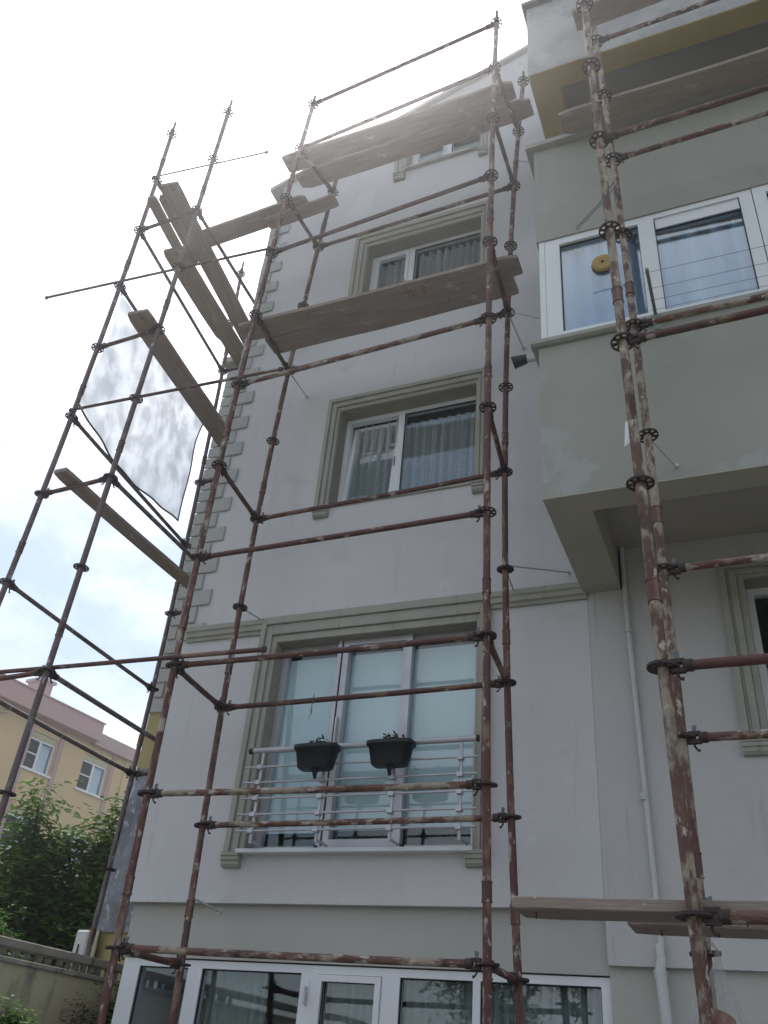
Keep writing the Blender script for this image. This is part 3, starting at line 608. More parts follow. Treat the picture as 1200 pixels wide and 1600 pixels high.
apart(MB().box(-5.27, -5.10, 2.85, 3.6, -.02, .50), 'casing', M['ac'], .02)
apart(MB().box(-5.095, -5.015, 2.90, 2.94, -.1, .50), 'side_cover', M['cream_panel'])
apart(MB().tube([(-5.02, 2.93, .51), (-5.02, 2.93, .0), (-4.99, 2.93, -.5)], .010, 6), 'cable', M['black'])
apart(MB().tube([(-5.20, 2.84, -.06), (-5.19, 2.84, .36)], .008, 6).tube([(-5.24, 2.84, .19), (-5.14, 2.84, .21)], .006, 6).box(-5.175, -5.15, 2.82, 2.845, .17, .23), 'valve_rod', M['black'])

# ================================================================== SCAFFOLDING
ST = {'FR': ([.00053, -.00065, -.01552], [.00403, -.00819, -.03059]),
      'FL': ([.00362, -.00643, -2.59269], [.00105, .02441, .07829]),
      'BR': ([.0066, .01164, -.11195], [-.00202, .00232, .86879]),
      'BL': ([.01109, .01754, -2.6855], [-.00618, .00507, .97308]),
      'P2': ([.00183, .00078, -3.71807], [-.00235, .01336, -.05188]),
      'P1': ([-.00285, .01447, -4.57495], [-.00243, .00789, -.00995]),
      'S1': ([.00298, -.02705, -4.83625], [-.00858, .01062, 2.59444]),
      'S2': ([.0, .0, -3.80], [-.004, .006, 2.58]),
      'R1': ([.00067, -.01316, 1.19034], [.0024, .02871, -1.41296]),
      'R2': ([-.00195, -.01374, 1.20821], [.00333, .02081, -.54743])}
def sp(n, k):
    if n in ('R3', 'R4'):
        p = sp('R1' if n == 'R3' else 'R2', k); return p+Vector((2.5, -.06, 0))
    a, b = ST[n]; q = k-5.0
    return Vector((a[0]*q*q+a[1]*q+a[2], b[0]*q*q+b[1]*q+b[2], k))
TR = .0265
def rosette_mesh():
    mb = MB(); n = 32; h = .0055
    def ring(r0, r1):
        vs = []
        for zz in (-h, h):
            for r in (r0, r1):
                for k in range(n): vs.append((r*math.cos(2*math.pi*k/n), r*math.sin(2*math.pi*k/n), zz))
        f = []
        for k in range(n):
            k2 = (k+1) % n; A, Bq, Cq, D = k, n+k, 2*n+k, 3*n+k; A2, B2, C2, D2 = k2, n+k2, 2*n+k2, 3*n+k2
            f += [(A, A2, B2, Bq), (Cq, D, D2, C2), (A, Cq, C2, A2), (Bq, B2, D2, D)]
        mb.add(vs, f)
    ring(.0275, .037); ring(.060, .070)
    for k in range(8):
        a = 2*math.pi*(k+.5)/8; d = Vector((math.cos(a), math.sin(a), 0)); t = Vector((-d.y, d.x, 0))
        mb.obox(d*.0487, d*.0127, t*.0075, (0, 0, h*.98))
    return mb.mesh('rosette', M['cast'])
ROS = rosette_mesh()
COLLAR = MB().tube([(0, 0, -.05), (0, 0, .05)], .0305, 14).tube([(0, 0, .05), (0, 0, .058)], .0335, 14).tube([(0, 0, -.058), (0, 0, -.05)], .0335, 14).mesh('collar', M['pipe'])
WEDGE = MB().prism([(-.004, .045), (.020, .050), (.014, -.035), (-.002, -.035)], -.003, .003, 'y').mesh('wedge', M['wedge'])
HOOK = MB().tube([(0, 0, .0), (.004, 0, -.025), (.016, 0, -.042), (.028, 0, -.045)], [.006, .006, .006, .009], 6).mesh('wedge_hook', M['cast'])
HEAD = MB().tube([(.035, 0, 0), (.075, 0, 0)], .0285, 12).box(-.018, .042, -.015, .015, .011, .031).box(-.018, .042, -.015, .015, -.031, -.011).box(.030, .046, -.0152, .0152, -.024, .024).mesh('ledger_head', M['cast'])
def scaffold(name, label, loc):
    e = empty(name, loc, label=label, cat='scaffolding'); e['_inv'] = 0
    return e
def spart_(root, mb, name, m):
    o = mb.build(name, m); o.parent = root; o.matrix_parent_inverse = Matrix.Translation(-Vector(root.location)); return o
def standard(root, n, k0, k1, m='pipe', spigot=True, ros=None, skip=()):
    ks = [k0+(k1-k0)*i/24 for i in range(25)]
    zb_ = [max(GZ, k) for k in ks]
    mb = MB(); mb.tube([sp(n, k) for k in zb_], TR, 16)
    if spigot: t = sp(n, k1); mb.tube([t, t+Vector((0, 0, .16))], .017, 10)
    o = spart_(root, mb, 'standard', M[m])
    d = 0
    for k in range(math.ceil(k0), int(k1+.01)+1):
        if k in skip or k < -2: continue
        p = sp(n, k); tn = (sp(n, k+.5)-sp(n, k-.5)); rot = tn.to_track_quat('Z', 'Y').to_euler()
        sc_ = random.uniform(.93, 1.05); r = inst('rosette', ROS, o, p, (rot.x+random.uniform(-.07, .07), rot.y+random.uniform(-.07, .07), rot.z+random.uniform(0, .7)), (1, 1, random.uniform(.8, 1.4)))
    for k in range(math.ceil(k0), int(k1)):
        if (k+ord(n[0])+ord(n[1])) % 2 == 0:
            p = sp(n, k+.38); inst('collar', COLLAR, o, p, tuple((sp(n, k+.5)-sp(n, k)).to_track_quat('Z', 'Y').to_euler()))
    return o
def ledger(root, a, b, name='ledger', m='pipe_h', rad=.0225, off=.052, sag=.004, heads=True, drop=0.0):
    a, b = Vector(a), Vector(b); d = (b-a).normalized(); L_ = (b-a).length; upv = Vector((0, 0, 1)); s_ = d.cross(upv).normalized()
    pa, pb = a+d*off+Vector((0, 0, drop)), b-d*off+Vector((0, 0, drop)); mid = (pa+pb)/2-Vector((0, 0, sag))
    mb = MB().tube([pa+d*.045, pa*.5+mid*.5-Vector((0, 0, sag*.3)), mid, pb*.5+mid*.5-Vector((0, 0, sag*.3)), pb-d*.045], rad, 12)
    o = spart_(root, mb, name, M[m])
    if heads:
        for p, q in ((pa, d), (pb, -d)):
            ang = math.atan2(q.y, q.x)
            inst('ledger_head', HEAD, o, p, (0, -math.asin(max(-1, min(1, q.z))), ang), (1, rad/.0225, rad/.0225))
            inst('wedge', WEDGE, o, p+q*.004+Vector((0, 0, .02)), (random.uniform(-.15, .15), random.uniform(-.2, .2), ang))
            inst('wedge_hook', HOOK, o, p+q*.004-Vector((0, 0, .02)), (0, 0, ang+random.uniform(-.5, .5)))
    return o
S1_ = scaffold('front_scaffolding', 'rust red tube scaffolding standing before the windows of the pale facade', (-1.3, .4, GZ))
for n, top in (('FR', 10.12), ('FL', 10.02), ('BR', 10.05), ('BL', 9.6)):
    standard(S1_, n, GZ, top, 'pipe', spigot=(n != 'BL'))
for k, m in ((0, 'pipe_h_dirty'), (1, 'pipe_h_dirty'), (2, 'pipe_h'), (3, 'pipe_h'), (5, 'pipe_h_dirty'), (7, 'pipe_h'), (9, 'pipe_h'), (10, 'pipe_h')):
    ledger(S1_, sp('FL', k), sp('FR', k), m=m)
for k, m in ((1, 'pipe_h_dirty'), (2, 'pipe_h'), (4, 'pipe_h'), (6, 'pipe_h'), (8, 'pipe_h')): ledger(S1_, sp('BL', k), sp('BR', k), m=m)
for k in (0, 2, 4, 6, 8, 9): ledger(S1_, sp('FL', k), sp('BL', k), 'transom'); ledger(S1_, sp('FR', k), sp('BR', k), 'transom')
# wall ties
for a, b in ((sp('BL', .46), (-2.59, FY, .45)), (sp('BL', 3), (-2.66, FY, 3.06)), (sp('BL', 6), (-2.585, FY, 5.895)), (sp('BR', 3), (-.165, FY, 3.06)), (sp('BR', 6), (-.055, FY, 5.93)), (sp('BR', 3.04), (.33, FY-.02, 3.17)), (sp('BR', 6.02), (BXL-.01, .9, 5.72)), (sp('BR', 9-.55), (BXL-.02, 1.1, 8.52))):
    a, b = Vector(a), Vector(b); d = (b-a).normalized(); r_ = .006 if abs(b.x-BXL) < .05 else .0085
    spart_(S1_, MB().tube([a+d*.03, b-Vector((0, .001, 0))], r_, 8).tube([b-d*.03, b-d*.01], r_*2.0, 8), 'wall_tie', M['white_pipe'])
S2_ = scaffold('side_scaffolding', 'tube scaffolding with long planks left of the building, against the sky', (-4.2, 1.2, GZ))
for n, top in (('P1', 10.1), ('P2', 10.12), ('S1', 10.1), ('S2', 8.1)): standard(S2_, n, GZ, top, 'pipe_side')
for k in (2, 4, 6, 8):
    ledger(S2_, sp('P1', k), sp('P2', k), 'transom'); ledger(S2_, sp('S1', k), sp('S2', k), 'transom')
for k in (2, 4, 8): ledger(S2_, sp('P2', k), sp('S2', k), m='pipe_side')
for k in (2, 3, 5, 7, 8, 9): ledger(S2_, sp('P1', k), sp('S1', k), m='pipe_side')
# long thin tubes running across both scaffolds
def long_tube(pts, rad, m, root=S2_):
    return spart_(root, MB().tube(pts, rad, 10), 'long_tube', M[m])
o = Vector((0, -.05, .0))
def lt(ka, x0, x1, dz=0.0, rad=.0165, m='pipe_h', y0=None):
    A, Bp = sp('P1', ka), sp('FL', ka)
    d = (Bp-A)/(Bp.x-A.x); pts = [A+d*(x-A.x)+Vector((0, -.052, dz)) for x in (x0, (x0+x1)/2, x1)]
    long_tube(pts, rad, m)
    e = MB()
    e.box(pts[0].x-.03, pts[0].x+.002, pts[0].y-.012, pts[0].y+.012, pts[0].z-.018, pts[0].z+.018); e.box(pts[2].x-.002, pts[2].x+.035, pts[2].y-.012, pts[2].y+.012, pts[2].z-.020, pts[2].z+.020)
    spart_(S2_, e, 'tube_end', M['cast'])
lt(2, -4.95, -1.75, .05, .0185); lt(5, -4.55, -2.13, .05, .0165); lt(7, -5.55, -2.62, .02, .0145); lt(9, -4.56, -3.0, .0, .010)
S3_ = scaffold('near_scaffolding', 'mortar splashed tube scaffolding standing close before the grey green bay', (1.3, -1, GZ))
standard(S3_, 'R1', GZ, 8.6, 'pipe_dirty', skip=(-1, -2)); standard(S3_, 'R2', GZ, 8.6, 'pipe_dirty', skip=(-1,))
for n in ('R3', 'R4'): standard(S3_, n, GZ, 8.6, 'pipe_dirty')
for k in (0, 1, 3, 5): ledger(S3_, sp('R1', k), sp('R3', k), m='pipe_h_dirty' if k == 0 else 'pipe_h')
for k in (1, 2, 4, 6, 8): ledger(S3_, sp('R2', k), sp('R4', k), m='pipe_h_dirty')
for k in (7,): ledger(S3_, sp('R3', k), sp('R4', k), 'transom')
for a, b in ((sp('R2', 3), (1.36, BY, 3.06)),): spart_(S3_, MB().tube([a, b], .0075, 8).tube([Vector(b)+Vector((0, -.03, 0)), b], .014, 8), 'wall_tie', M['white_pipe'])
tag(MB().tube([(-1.70, .80, 2.02), (-1.705, .79, 1.93), (-1.70, .80, 1.84)], .003, 5).tube([(-1.70, .80, 2.02), (-1.715, .81, 1.9), (-1.72, .80, 1.80)], .0025, 5).build('tie_wire', M['wire']), 'short loose wire end dangling from the ledger over the balcony door', 'wire')
# rag of white tape on the near pole
tag(MB().add([(1.10, -.60, 3.12), (1.16, -.60, 3.16), (1.13, -.58, 2.98), (1.08, -.59, 2.93)], [(0, 1, 2, 3)]).add([(1.10, -.603, 3.12), (1.16, -.603, 3.16), (1.13, -.583, 2.98), (1.08, -.593, 2.93)], [(3, 2, 1, 0)]).build('tape_scrap', M['pvc']),
    'scrap of white tape stuck to the near rusty pole below the bay window', 'tape')

# ================================================================== PLANKS
def plank(a, b, w, z, label, axis='x', th=.045, seed=1, notch=None, group='scaffold planks'):
    """a,b = centre points (x,y) of the two ends"""
    a, b = Vector((a[0], a[1], 0)), Vector((b[0], b[1], 0)); d = (b-a); L_ = d.length; rnd = random.Random(seed)
    t = empty('scaffold_plank', (a.x, a.y, z), label=label, cat='plank', group=group)
    n = 26; mb = MB(); vs = []
    ch0, ch1 = rnd.uniform(.01, .04), rnd.uniform(.01, .04)
    for i in range(n+1):
        s_ = L_*i/n; wl = w/2*(1+.022*noise.noise(Vector((s_*2.3, seed*3.7, 0)))); wr = w/2*(1+.022*noise.noise(Vector((s_*2.3, seed*3.7, 9))))
        if i == 0: wl -= ch0; wr -= ch0*.3
        if i == n: wl -= ch1*.4; wr -= ch1
        if notch:
            for (n0, n1, side, dep) in notch:
                if n0 <= s_ <= n1:
                    if side > 0: wl -= dep
                    else: wr -= dep
        zz = .010*noise.noise(Vector((s_*.8, seed*1.9, 3)))-.012*math.sin(math.pi*i/n)
        tw = .008*noise.noise(Vector((s_*.9, seed, 7)))
        vs += [(s_, -wr, zz-tw), (s_, wl, zz+tw), (s_, wl, zz+th+tw), (s_, -wr, zz+th-tw)]
    fs = [tuple(4*i+q for q in (0, 3, 2, 1)) for i in (0,)]+[tuple(4*n+q for q in (0, 1, 2, 3))]
    for i in range(n):
        for q in range(4): fs.append((4*i+q, 4*i+(q+1) % 4, 4*(i+1)+(q+1) % 4, 4*(i+1)+q))
    mb.add(vs, fs)
    rz = math.atan2(d.y, d.x)
    bo = mb.build('board', M['wood'], t, .004)
    t.rotation_euler = (0, 0, rz)
    nl = MB()
    for i in range(5):
        s_ = rnd.uniform(.05, L_-.05); q = rnd.uniform(-w*.4, w*.4); nl.tube([(s_, q, -.028), (s_+.002, q, -.0)], .003, 5)
    nl.build('nail', M['cast'], t)
    return t
pa = plank((-2.86, .365), (.12, .345), .245, 9.025, 'outer plank of the topmost deck, just under the roof gable', seed=1)
pb = plank((-2.80, .64), (.26, .61), .25, 9.025, 'inner plank of the topmost deck, sticking out past the right pole', seed=2)
pc = plank((-2.88, .33), (.17, .335), .25, 6.025, 'outer plank of the middle deck with a red paint mark', seed=3)
pd = plank((-2.70, .60), (.07, .56), .25, 6.025, 'inner plank of the middle deck, below the third floor window', seed=4)
rnd = random.Random(5)
for cx_, pts in ((1.93, [(-.03, .05), (-.018, -.05), (0, .03), (.016, -.05), (.03, .05)]), (2.07, [(-.02, .05), (.02, .045), (-.005, .005), (.022, -.03), (-.015, -.055)])):
    q = MB().tube([(cx_+u_, v_, -.0105) for u_, v_ in pts], .005, 6)
    q.v = [(x, y_, -.0115+(z+.0105)*.35) for x, y_, z in q.v]; q.build('paint_mark', M['red_mark'], pc)
plank((-4.06, .44), (-2.40, .36), .25, 8.080, 'plank bridging from the corner pole to the side planks, below the top deck', seed=6)
plank((-3.0, .44), (-2.05, .40), .17, 8.03, 'short board with rounded end under the bridging plank by the upper left pole', seed=7)
G = 'long planks of the side scaffolding'
plank((-3.885, -.41), (-4.27, 2.45), .245, 8.085, 'longest upper side plank, its square end highest against the sky', seed=8)
plank((-4.205, -.32), (-4.39, 1.0), .13, 8.085, 'narrow board at the outer left edge of the upper side planks', seed=9)
plank((-4.075, -.30), (-4.22, .75), .075, 8.085, 'narrowest batten lying between two upper side planks', seed=10)
plank((-4.36, .40), (-4.54, 2.62), .30, 8.035, 'outer plank of the upper side deck with a broken outer edge', seed=11, notch=[(1.6, 2.3, 1, .03)])
plank((-3.84, -.29), (-4.12, 2.45), .27, 6.035, 'side plank above the translucent sheet, running back to the corner', seed=12)
plank((-4.20, -.25), (-4.20, 2.45), .17, 4.035, 'lowest narrow side plank, alone below the translucent sheet', seed=13)
plank((1.06, -1.21), (3.9, -1.33), .19, 7.035, 'high plank behind the top of the near mortar splashed pole', seed=14)
plank((.74, -.30), (3.9, -.31), .25, 7.045, 'weathered board before the upper balcony opening, over the bay window', seed=15)
plank((.56, -1.32), (3.9, -1.30), .26, .03, 'long plank at the lower right with a bevelled free end', seed=16)
plank((.97, -1.00), (3.9, -.985), .25, .028, 'shorter plank with a broken corner behind the lower right plank', seed=17)

# ================================================================== TRANSLUCENT SHEET on the side scaffold
mb = MB(); nu, nv = 36, 36; vs = []
TL, BLc, BRc, TRc = Vector((-4.60, .10, 6.95)), Vector((-4.60, .03, 5.20)), Vector((-4.62, 2.08, 5.02)), Vector((-4.62, 2.12, 6.75))
for j in range(nv+1):
    for i in range(nu+1):
        u_, v_ = i/nu, j/nv
        p = (TL*(1-u_)+TRc*u_)*(1-v_)+(BLc*(1-u_)+BRc*u_)*v_
        p.z -= .14*math.sin(math.pi*u_)*v_
        p.y += .05*math.sin(math.pi*v_)*(1 if u_ < .5 else -1)*abs(u_-.5)*2
        p.x += .05*math.sin(math.pi*u_)*math.sin(math.pi*v_)+.018*math.sin(9*u_+7*v_)+.012*math.sin(26*(u_-.4*v_))
        vs.append(tuple(p))
mb.add(vs, [(j*(nu+1)+i, j*(nu+1)+i+1, (j+1)*(nu+1)+i+1, (j+1)*(nu+1)+i) for j in range(nv) for i in range(nu)], True)
net = tag(mb.build('debris_sheet', M['net']), 'translucent whitish sheet stretched on the side scaffolding against the sky', 'sheet')
N_ = nu+1
MB().tube([vs[nv*N_+i] for i in range(N_)], .011, 6).tube([vs[j*N_+nu] for j in range(nv+1)], .009, 6).build('hem', M['black'], net)

# ================================================================== PLASTIC BAG on the near pole
bx, by_ = 1.335, -1.40
mb = MB(); n = 28; rings = []
for (zz, rr) in ((-.10, .008), (-.14, .014), (-.20, .038), (-.27, .072), (-.34, .100), (-.42, .124), (-.47, .112), (-.50, .07), (-.51, .02)):
    rings.append([(bx+.12*(zz+.1)+rr*(1+.10*math.sin(5*a+zz*9)+.05*math.sin(11*a))*math.cos(a), by_+rr*.8*(1+.10*math.sin(4*a+1+zz*7))*math.sin(a), zz) for a in [2*math.pi*i/n for i in range(n)]])
mb.add([p for r in rings for p in r], [(j*n+i, j*n+(i+1) % n, (j+1)*n+(i+1) % n, (j+1)*n+i) for j in range(len(rings)-1) for i in range(n)], True)
bag = tag(mb.build('plastic_bag', M['bag']), 'clear plastic carrier bag hanging from the near pole at the bottom right', 'bag')
MB().tube([(bx, by_, -.10), (bx-.03, by_-.01, -.07), (bx-.055, by_-.02, -.06), (bx-.03, by_+.01, -.05), (bx, by_, -.10)], .004, 6).build('bag_handle', M['bag'], bag)
for i, (ox, oy, oz, r_, lb) in enumerate(((-.075, -.01, -.415, .064, 'orange brown bread roll on the left inside the hanging bag'), (.025, .01, -.41, .068, 'orange brown bread roll on the right inside the hanging bag'), (-.025, .0, -.335, .060, 'orange brown bread roll lying on top inside the hanging bag'))):
    bm = bmesh.new(); bmesh.ops.create_icosphere(bm, subdivisions=3, radius=r_)
    for v_ in bm.verts: v_.co *= 1+.16*noise.noise(v_.co*22+Vector((i*5, 0, 0))); v_.co.z *= .72
    for f_ in bm.faces: f_.smooth = True
    me = bpy.data.meshes.new('bread_roll'); bm.to_mesh(me); bm.free(); me.materials.append(M['cloth_orange'])
    tag(inst('bread_roll', me, None, (bx+ox-.004, by_+oy, oz)), lb, 'bread', 'bread rolls in the hanging bag')

# ================================================================== GARDEN WALL
gw = empty('garden_wall', (-4.6, 0, GZ), label='stained yellowish garden wall with a raised concrete rail, lower left', cat='wall')
def gpart(mb, name, m, bv=0): o = mb.build(name, m, None, bv); o.parent = gw; o.matrix_parent_inverse = Matrix.Translation((4.6, 0, -GZ)); return o
gpart(MB().box(-4.64, -4.47, -6, 2.97, GZ, -.005), 'wall_body', M['wall_garden'])
gpart(MB().box(-4.67, -4.44, -6, 2.97, -.004, .038), 'coping', M['concrete'], .006)
gpart(MB().box(-4.62, -4.49, -6, 2.97, .115, .185), 'upper_rail', M['concrete'], .008)
rnd = random.Random(2); yy = -2.0
blk = MB().box(-.03, .03, -.008, .008, 0, .076).box(-.012, .012, -.028, .028, .02, .05).mesh('baluster', M['concrete'])
while yy < 2.9:
    o = inst('baluster', blk, None, (-4.555, yy, .0385), (0, 0, rnd.uniform(-.7, .7))); o.parent = gw; o.matrix_parent_inverse = Matrix.Translation((4.6, 0, -GZ)); yy += rnd.uniform(.09, .16)

# ================================================================== NEIGHBOUR BUILDING
C0 = Vector((1.5731, -5.1837, -.62)); A14 = Vector((-8.3179, 4.7243, 2.9217)); K = 2.57
A = C0+(A14-C0)*K; dd = Vector((.10802, .99415, 0)); nn = Vector((dd.y, -dd.x, 0))     # nn points to the camera side
A.z = 0
nb = empty('neighbour_building', (A.x, A.y, GZ), label='cream apartment building with pink roof fascia far left', cat='building')
Rz = math.atan2(dd.y, dd.x)
nb.rotation_euler = (0, 0, Rz)       # local x along facade, local -y towards camera
H = lambda z: (z+.62)*K-.62-GZ        # heights above the building base
def npart(mb, name, m, bv=0): return mb.build(name, m, nb, bv)
wins = []
for s0, s1 in ((-.80, .56), (2.04, 3.46)):
    for zc in (0, 1, 2, 3, 4):
        zz0, zz1 = H(2.86)-zc*2.85, H(3.345)+.16-zc*2.85
        if zz0 > .3: wins.append((s0, s1, zz0, zz1))
for s0, s1 in ((-4.6, -3.35), (-8.0, -6.8)):
    for zc in (0, 1, 2, 3): wins.append((s0, s1, H(2.86)-zc*2.85, H(3.345)-zc*2.85))
top = H(3.62)
npart(wall((-12, 4.65), 0, top, 0, .25, wins), 'facade', M['cream'])
npart(MB().box(4.45, 4.65, .26, 12, 0, top).box(-12, -11.8, .26, 12, 0, top).box(-12, 4.65, 11.8, 12, 0, top), 'side_wall', M['cream'])
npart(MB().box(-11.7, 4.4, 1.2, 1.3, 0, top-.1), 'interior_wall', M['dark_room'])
npart(MB().box(-12.5, 2.15, -.55, 12.3, top-.08, H(3.95)-.22), 'roof_fascia', M['pink'])
npart(MB().box(2.16, 5.0, -.30, 12.3, top-.16, H(3.83)-.18), 'roof_fascia', M['pink'])
npart(MB().box(-12.6, 2.2, -.60, 12.4, H(3.95)-.218, H(3.95)-.17), 'roof_edge', M['pink'])
for s0 in (.62, 3.52, -.98): npart(MB().box(s0, s0+.22, -.05, -.001, 0, top-.001), 'pilaster', M['pink'])
npart(MB().box(4.30, 4.66, -.06, -.001, 0, top-.12), 'corner_strip', M['cream'])
ch = npart(MB().box(-.72, -.18, .35, 1.2, H(3.95)-.16, H(4.22)), 'chimney', M['pink']); MB().box(-.80, -.10, .25, 1.3, H(4.22)+.001, H(4.22)+.12).build('chimney_cap', M['roof'], ch)
npart(MB().tube([(-2.3, -.10, top-.2), (-2.15, -.12, top-.35), (-2.6, -.12, top-.5), (-2.6, -.12, 1)], .06, 8), 'rain_pipe', M['cream_panel'])
nfr = {}
for (s0, s1, a, b) in wins:
    w_ = s1-s0; f = frame_mb(MB(), s0, s1, a, b-.22, .08, .16, .07); mid = s0+w_*.48; f.box(mid-.05, mid+.05, .08, .16, a+.07, b-.29)
    f.box(s0+.07, mid-.05, .085, .14, (a+b)/2-.12, (a+b)/2-.07)
    f.box(s0-.08, s1+.08, -.07, .06, a-.07, a-.001); o = npart(f, 'window', M['pvc']); MB().box(s0+.001, s1-.001, .055, .16, b-.219, b-.001).build('shutter_box', M['cream_panel'], o); MB().box(s0+.07, s1-.07, .12, .13, a+.07, b-.29).build('pane', M['glass'], o)
    MB().box(mid+.06, s1-.08, .25, .26, a+.07, b-.3).build('blind', M['blind'], o)
    MB().box(s0+.08, mid-.06, .105, .11, a+.07, b-.3).build('insect_screen', M['mesh_fabric'], o)

# ================================================================== TREES AND SHRUBS
def foliage(mb, clumps, count, size, rnd, droop=.4, spread=1.0):
    for (c, r) in clumps:
        c = Vector(c); n = int(count*r[0]*r[1]*r[2]/(.6**3))
        for i in range(max(n, 12)):
            d = Vector((rnd.gauss(0, 1), rnd.gauss(0, 1), rnd.gauss(0, 1))).normalized(); q = rnd.random()**.38
            p = c+Vector((d.x*r[0], d.y*r[1], d.z*r[2]))*q*spread
            # a spray of 4-7 leaflets along a drooping stalk
            st = Vector((rnd.uniform(-1, 1), rnd.uniform(-1, 1), rnd.uniform(-droop-.5, .5))).normalized()
            side = st.cross(Vector((0, 0, 1))); side = side.normalized() if side.length > .01 else Vector((1, 0, 0))
            for k in range(rnd.randint(4, 7)):
                b_ = p+st*size*.55*k; sgn = 1 if k % 2 else -1; s_ = size*rnd.uniform(.7, 1.15)
                ax = (side*sgn*.9+st*.6+Vector((0, 0, -droop*rnd.random()))).normalized(); bx_ = ax.cross(Vector((rnd.uniform(-.4, .4), rnd.uniform(-.4, .4), 1))).normalized()
                mb.add([b_, b_+ax*s_*.45+bx_*s_*.22, b_+ax*s_, b_+ax*s_*.45-bx_*s_*.22], [(0, 1, 2, 3)])
def tree(name, base, h, clumps, label, m, size, count, seed, trunk_r=.16, core=True):
    rnd = random.Random(seed); t = empty(name, base, label=label, cat='tree')
    tp = Vector((rnd.uniform(-.3, .3), rnd.uniform(-.3, .3), h*.62))
    MB().tube([(0, 0, 0), (rnd.uniform(-.1, .1), .05, h*.3), tuple(tp)], [trunk_r, trunk_r*.75, trunk_r*.4], 10).build('trunk', M['bark'], t)
    for c, r in clumps[:9]:
        b0 = Vector((0, 0, h*.28)).lerp(tp, rnd.random()); c = Vector(c)
        MB().tube([b0, b0.lerp(c, .5)+Vector((0, 0, .15)), c], [trunk_r*.4, trunk_r*.25, .02], 6).build('branch', M['bark'], t)
    mb = MB(); foliage(mb, clumps, count, size, rnd); mb.build('crown', M[m], t)
    return t
def wclumps(base, L_): return [((c[0]-base[0], c[1]-base[1], c[2]-base[2]), (r, r, r*q)) for c, r, q in L_]
b1 = (-8.75, 5.75, GZ)
tree('broadleaf_tree', b1, 5.0, wclumps(b1, [((-8.9, 5.55, 2.62), .24, 1.9), ((-8.88, 5.58, 2.2), .28, 1.1), ((-8.85, 5.6, 1.75), .42, 1.), ((-8.65, 5.8, 2.0), .33, 1.), ((-8.8, 5.7, 1.9), .35, 1.), ((-8.7, 5.8, 1.55), .48, .9), ((-8.85, 5.7, 1.0), .75, .9), ((-8.45, 6.0, .75), .6, .9),
     ((-8.7, 5.8, .2), .85, .9), ((-9.2, 5.3, .9), .5, 1), ((-8.6, 5.85, -.6), .9, .8), ((-9.3, 5.1, 0), .7, 1)]), 'dark leafy tree with a pointed top in front of the cream building', 'leaf', .15, 620, 11)
b2 = (-8.0, 6.45, GZ)
tree('broadleaf_tree', b2, 4.8, wclumps(b2, [((-7.95, 6.45, 2.65), .30, 1.1), ((-8.15, 6.25, 2.2), .36, .9), ((-8.5, 5.95, 2.18), .17, 1.0), ((-7.85, 6.55, 1.9), .5, 1), ((-8.15, 6.25, 1.55), .5, 1), ((-8.1, 6.3, .9), .8, .9), ((-8.0, 6.4, .2), .8, .9),
     ((-7.8, 6.6, -.4), .9, 1), ((-8.4, 6.0, -.3), .8, 1)]), 'rounder leafy tree right beside the side scaffolding poles', 'leaf', .15, 620, 12)
b3 = (-10.2, 4.2, GZ)
tree('broadleaf_tree', b3, 4.6, wclumps(b3, [((-9.9, 4.6, .6), .7, 1), ((-10.2, 4.3, .3), 1.0, 1), ((-9.7, 4.7, -.2), .8, 1), ((-10.8, 3.8, .8), .8, 1), ((-11.2, 3.3, .2), 1.0, 1)]), 'leafy tree mostly outside the left photo edge', 'leaf_b', .15, 400, 13)
def shrub(name, base, clumps, m, size, count, seed, label, cat='shrub'):
    rnd = random.Random(seed); t = empty(name, base, label=label, cat=cat)
    stm = MB()
    for c, r in clumps: stm.tube([(rnd.uniform(-.05, .05), rnd.uniform(-.05, .05), 0), tuple(Vector(c)*.5+Vector((0, 0, .1))), c], [.012, .009, .004], 5)
    stm.build('stem', M['bark'], t)
    mb = MB(); foliage(mb, clumps, count, size, rnd, .2); mb.build('leaves', M[m], t); return t
b = (-4.25, 1.15, GZ); shrub('shrub', b, wclumps(b, [((-4.27, 1.17, -.42), .10, 1.1), ((-4.20, 1.25, -.60), .16, 1), ((-4.3, 1.05, -.75), .2, 1), ((-4.25, 1.1, -1.2), .3, 1.5), ((-4.15, 1.42, -.70), .10, 1)]), 'leaf_bright', .06, 24000, 21, 'bright green small leaved shrub in the bottom left corner')
b = (-4.25, 1.95, GZ); shrub('shrub', b, wclumps(b, [((-4.28, 2.05, -.25), .07, 1.3), ((-4.28, 1.95, -.42), .09, 1.2), ((-4.25, 1.75, -.5), .07, 1.2), ((-4.25, 1.95, -.75), .16, 1.3), ((-4.25, 1.95, -1.3), .2, 1.6)]), 'leaf_red', .05, 14000, 22, 'sparse reddish shrub against the garden wall')
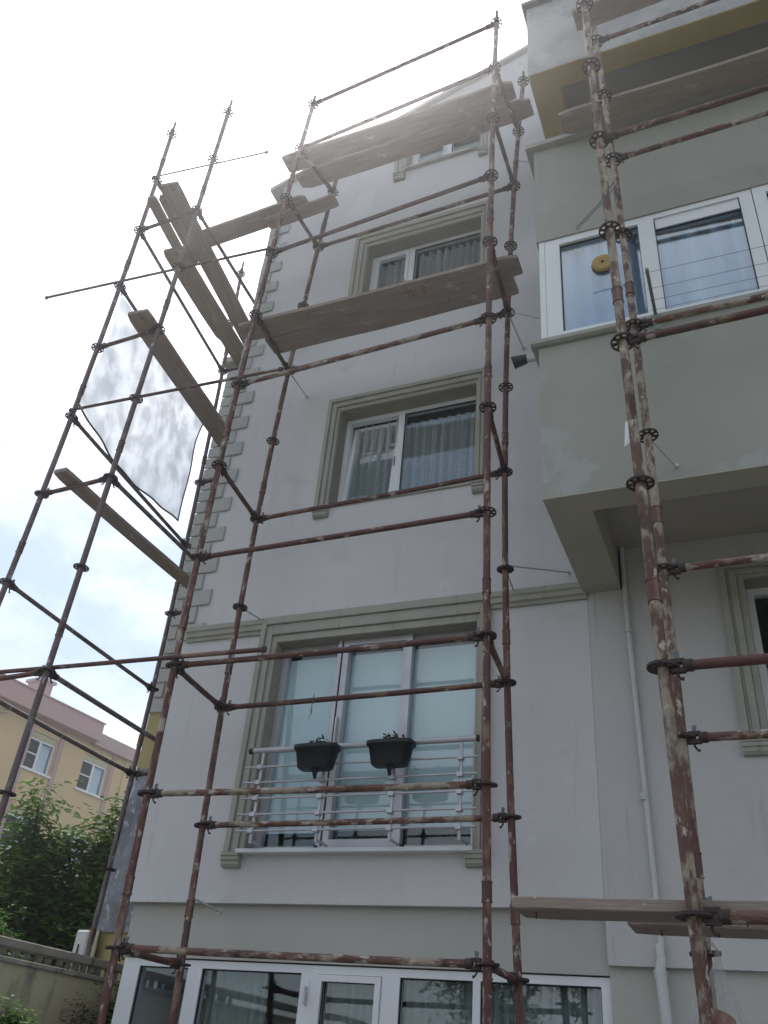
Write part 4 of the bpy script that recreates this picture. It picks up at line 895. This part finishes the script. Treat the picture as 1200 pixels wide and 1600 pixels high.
b = (-4.1, 2.45, GZ); shrub('shrub', b, wclumps(b, [((-4.15, 2.4, -.22), .13, 1.1), ((-4.0, 2.55, -.12), .13, 1), ((-4.15, 2.3, -.5), .2, 1), ((-3.9, 2.6, -.4), .22, 1), ((-4.1, 2.4, -1.1), .32, 1.6), ((-3.85, 2.2, -.9), .2, 1.4)]), 'leaf', .06, 20000, 23, 'dark green shrub in the corner where garden wall meets the building')
b = (-5.1, 1.7, GZ); shrub('flowering_shrub', b, wclumps(b, [((-5.05, 1.68, .18), .13, 1), ((-5.1, 1.45, .1), .16, 1), ((-5.1, 1.9, .0), .2, 1), ((-5.2, 1.5, -.7), .4, 2)]), 'leaf_b', .05, 7000, 24, 'flowering shrub with pink blossoms behind the garden wall rail')
pk = MB(); foliage(pk, [((-5.02, 1.60, .24), (.06, .06, .05)), ((-5.0, 1.72, .18), (.05, .05, .04))], 9000, .022, random.Random(3), .1)
o = pk.build('blossom', M['flower']); pr = [q for q in bpy.data.objects if q.name.startswith('flowering_shrub')][0]; o.parent = pr; o.matrix_parent_inverse = Matrix.Translation(-Vector(pr.location))
b = (-5.15, 1.35, GZ); shrub('shrub', b, wclumps(b, [((-5.0, 1.42, .36), .09, 1), ((-5.05, 1.3, .2), .12, 1), ((-5.2, 1.3, -.6), .25, 2.5)]), 'leaf_bright', .05, 16000, 25, 'light green shoot beside the pink blossoms at the left edge')
for i, (x, y_, h, m_, lb) in enumerate(((-7, -24, 7, 'leaf', 'unseen tree added across the yard to be mirrored in the window panes'), (1.5, -27, 8, 'leaf_b', 'tall unseen tree added across the yard to be mirrored in the lower panes'), (10, -24, 7, 'leaf', 'unseen tree added across the yard to the right for the reflections'))):  # unseen trees added so the panes have something to reflect
    rnd = random.Random(40+i); cl_ = [((rnd.uniform(-2, 2), rnd.uniform(-1.6, 1.6), h*rnd.uniform(.45, .92)), (1.5, 1.5, 1.2)) for _ in range(9)]
    tree('reflection_tree', (x, y_, GZ), h, cl_, lb, m_, .30, 12, 50+i, .22)
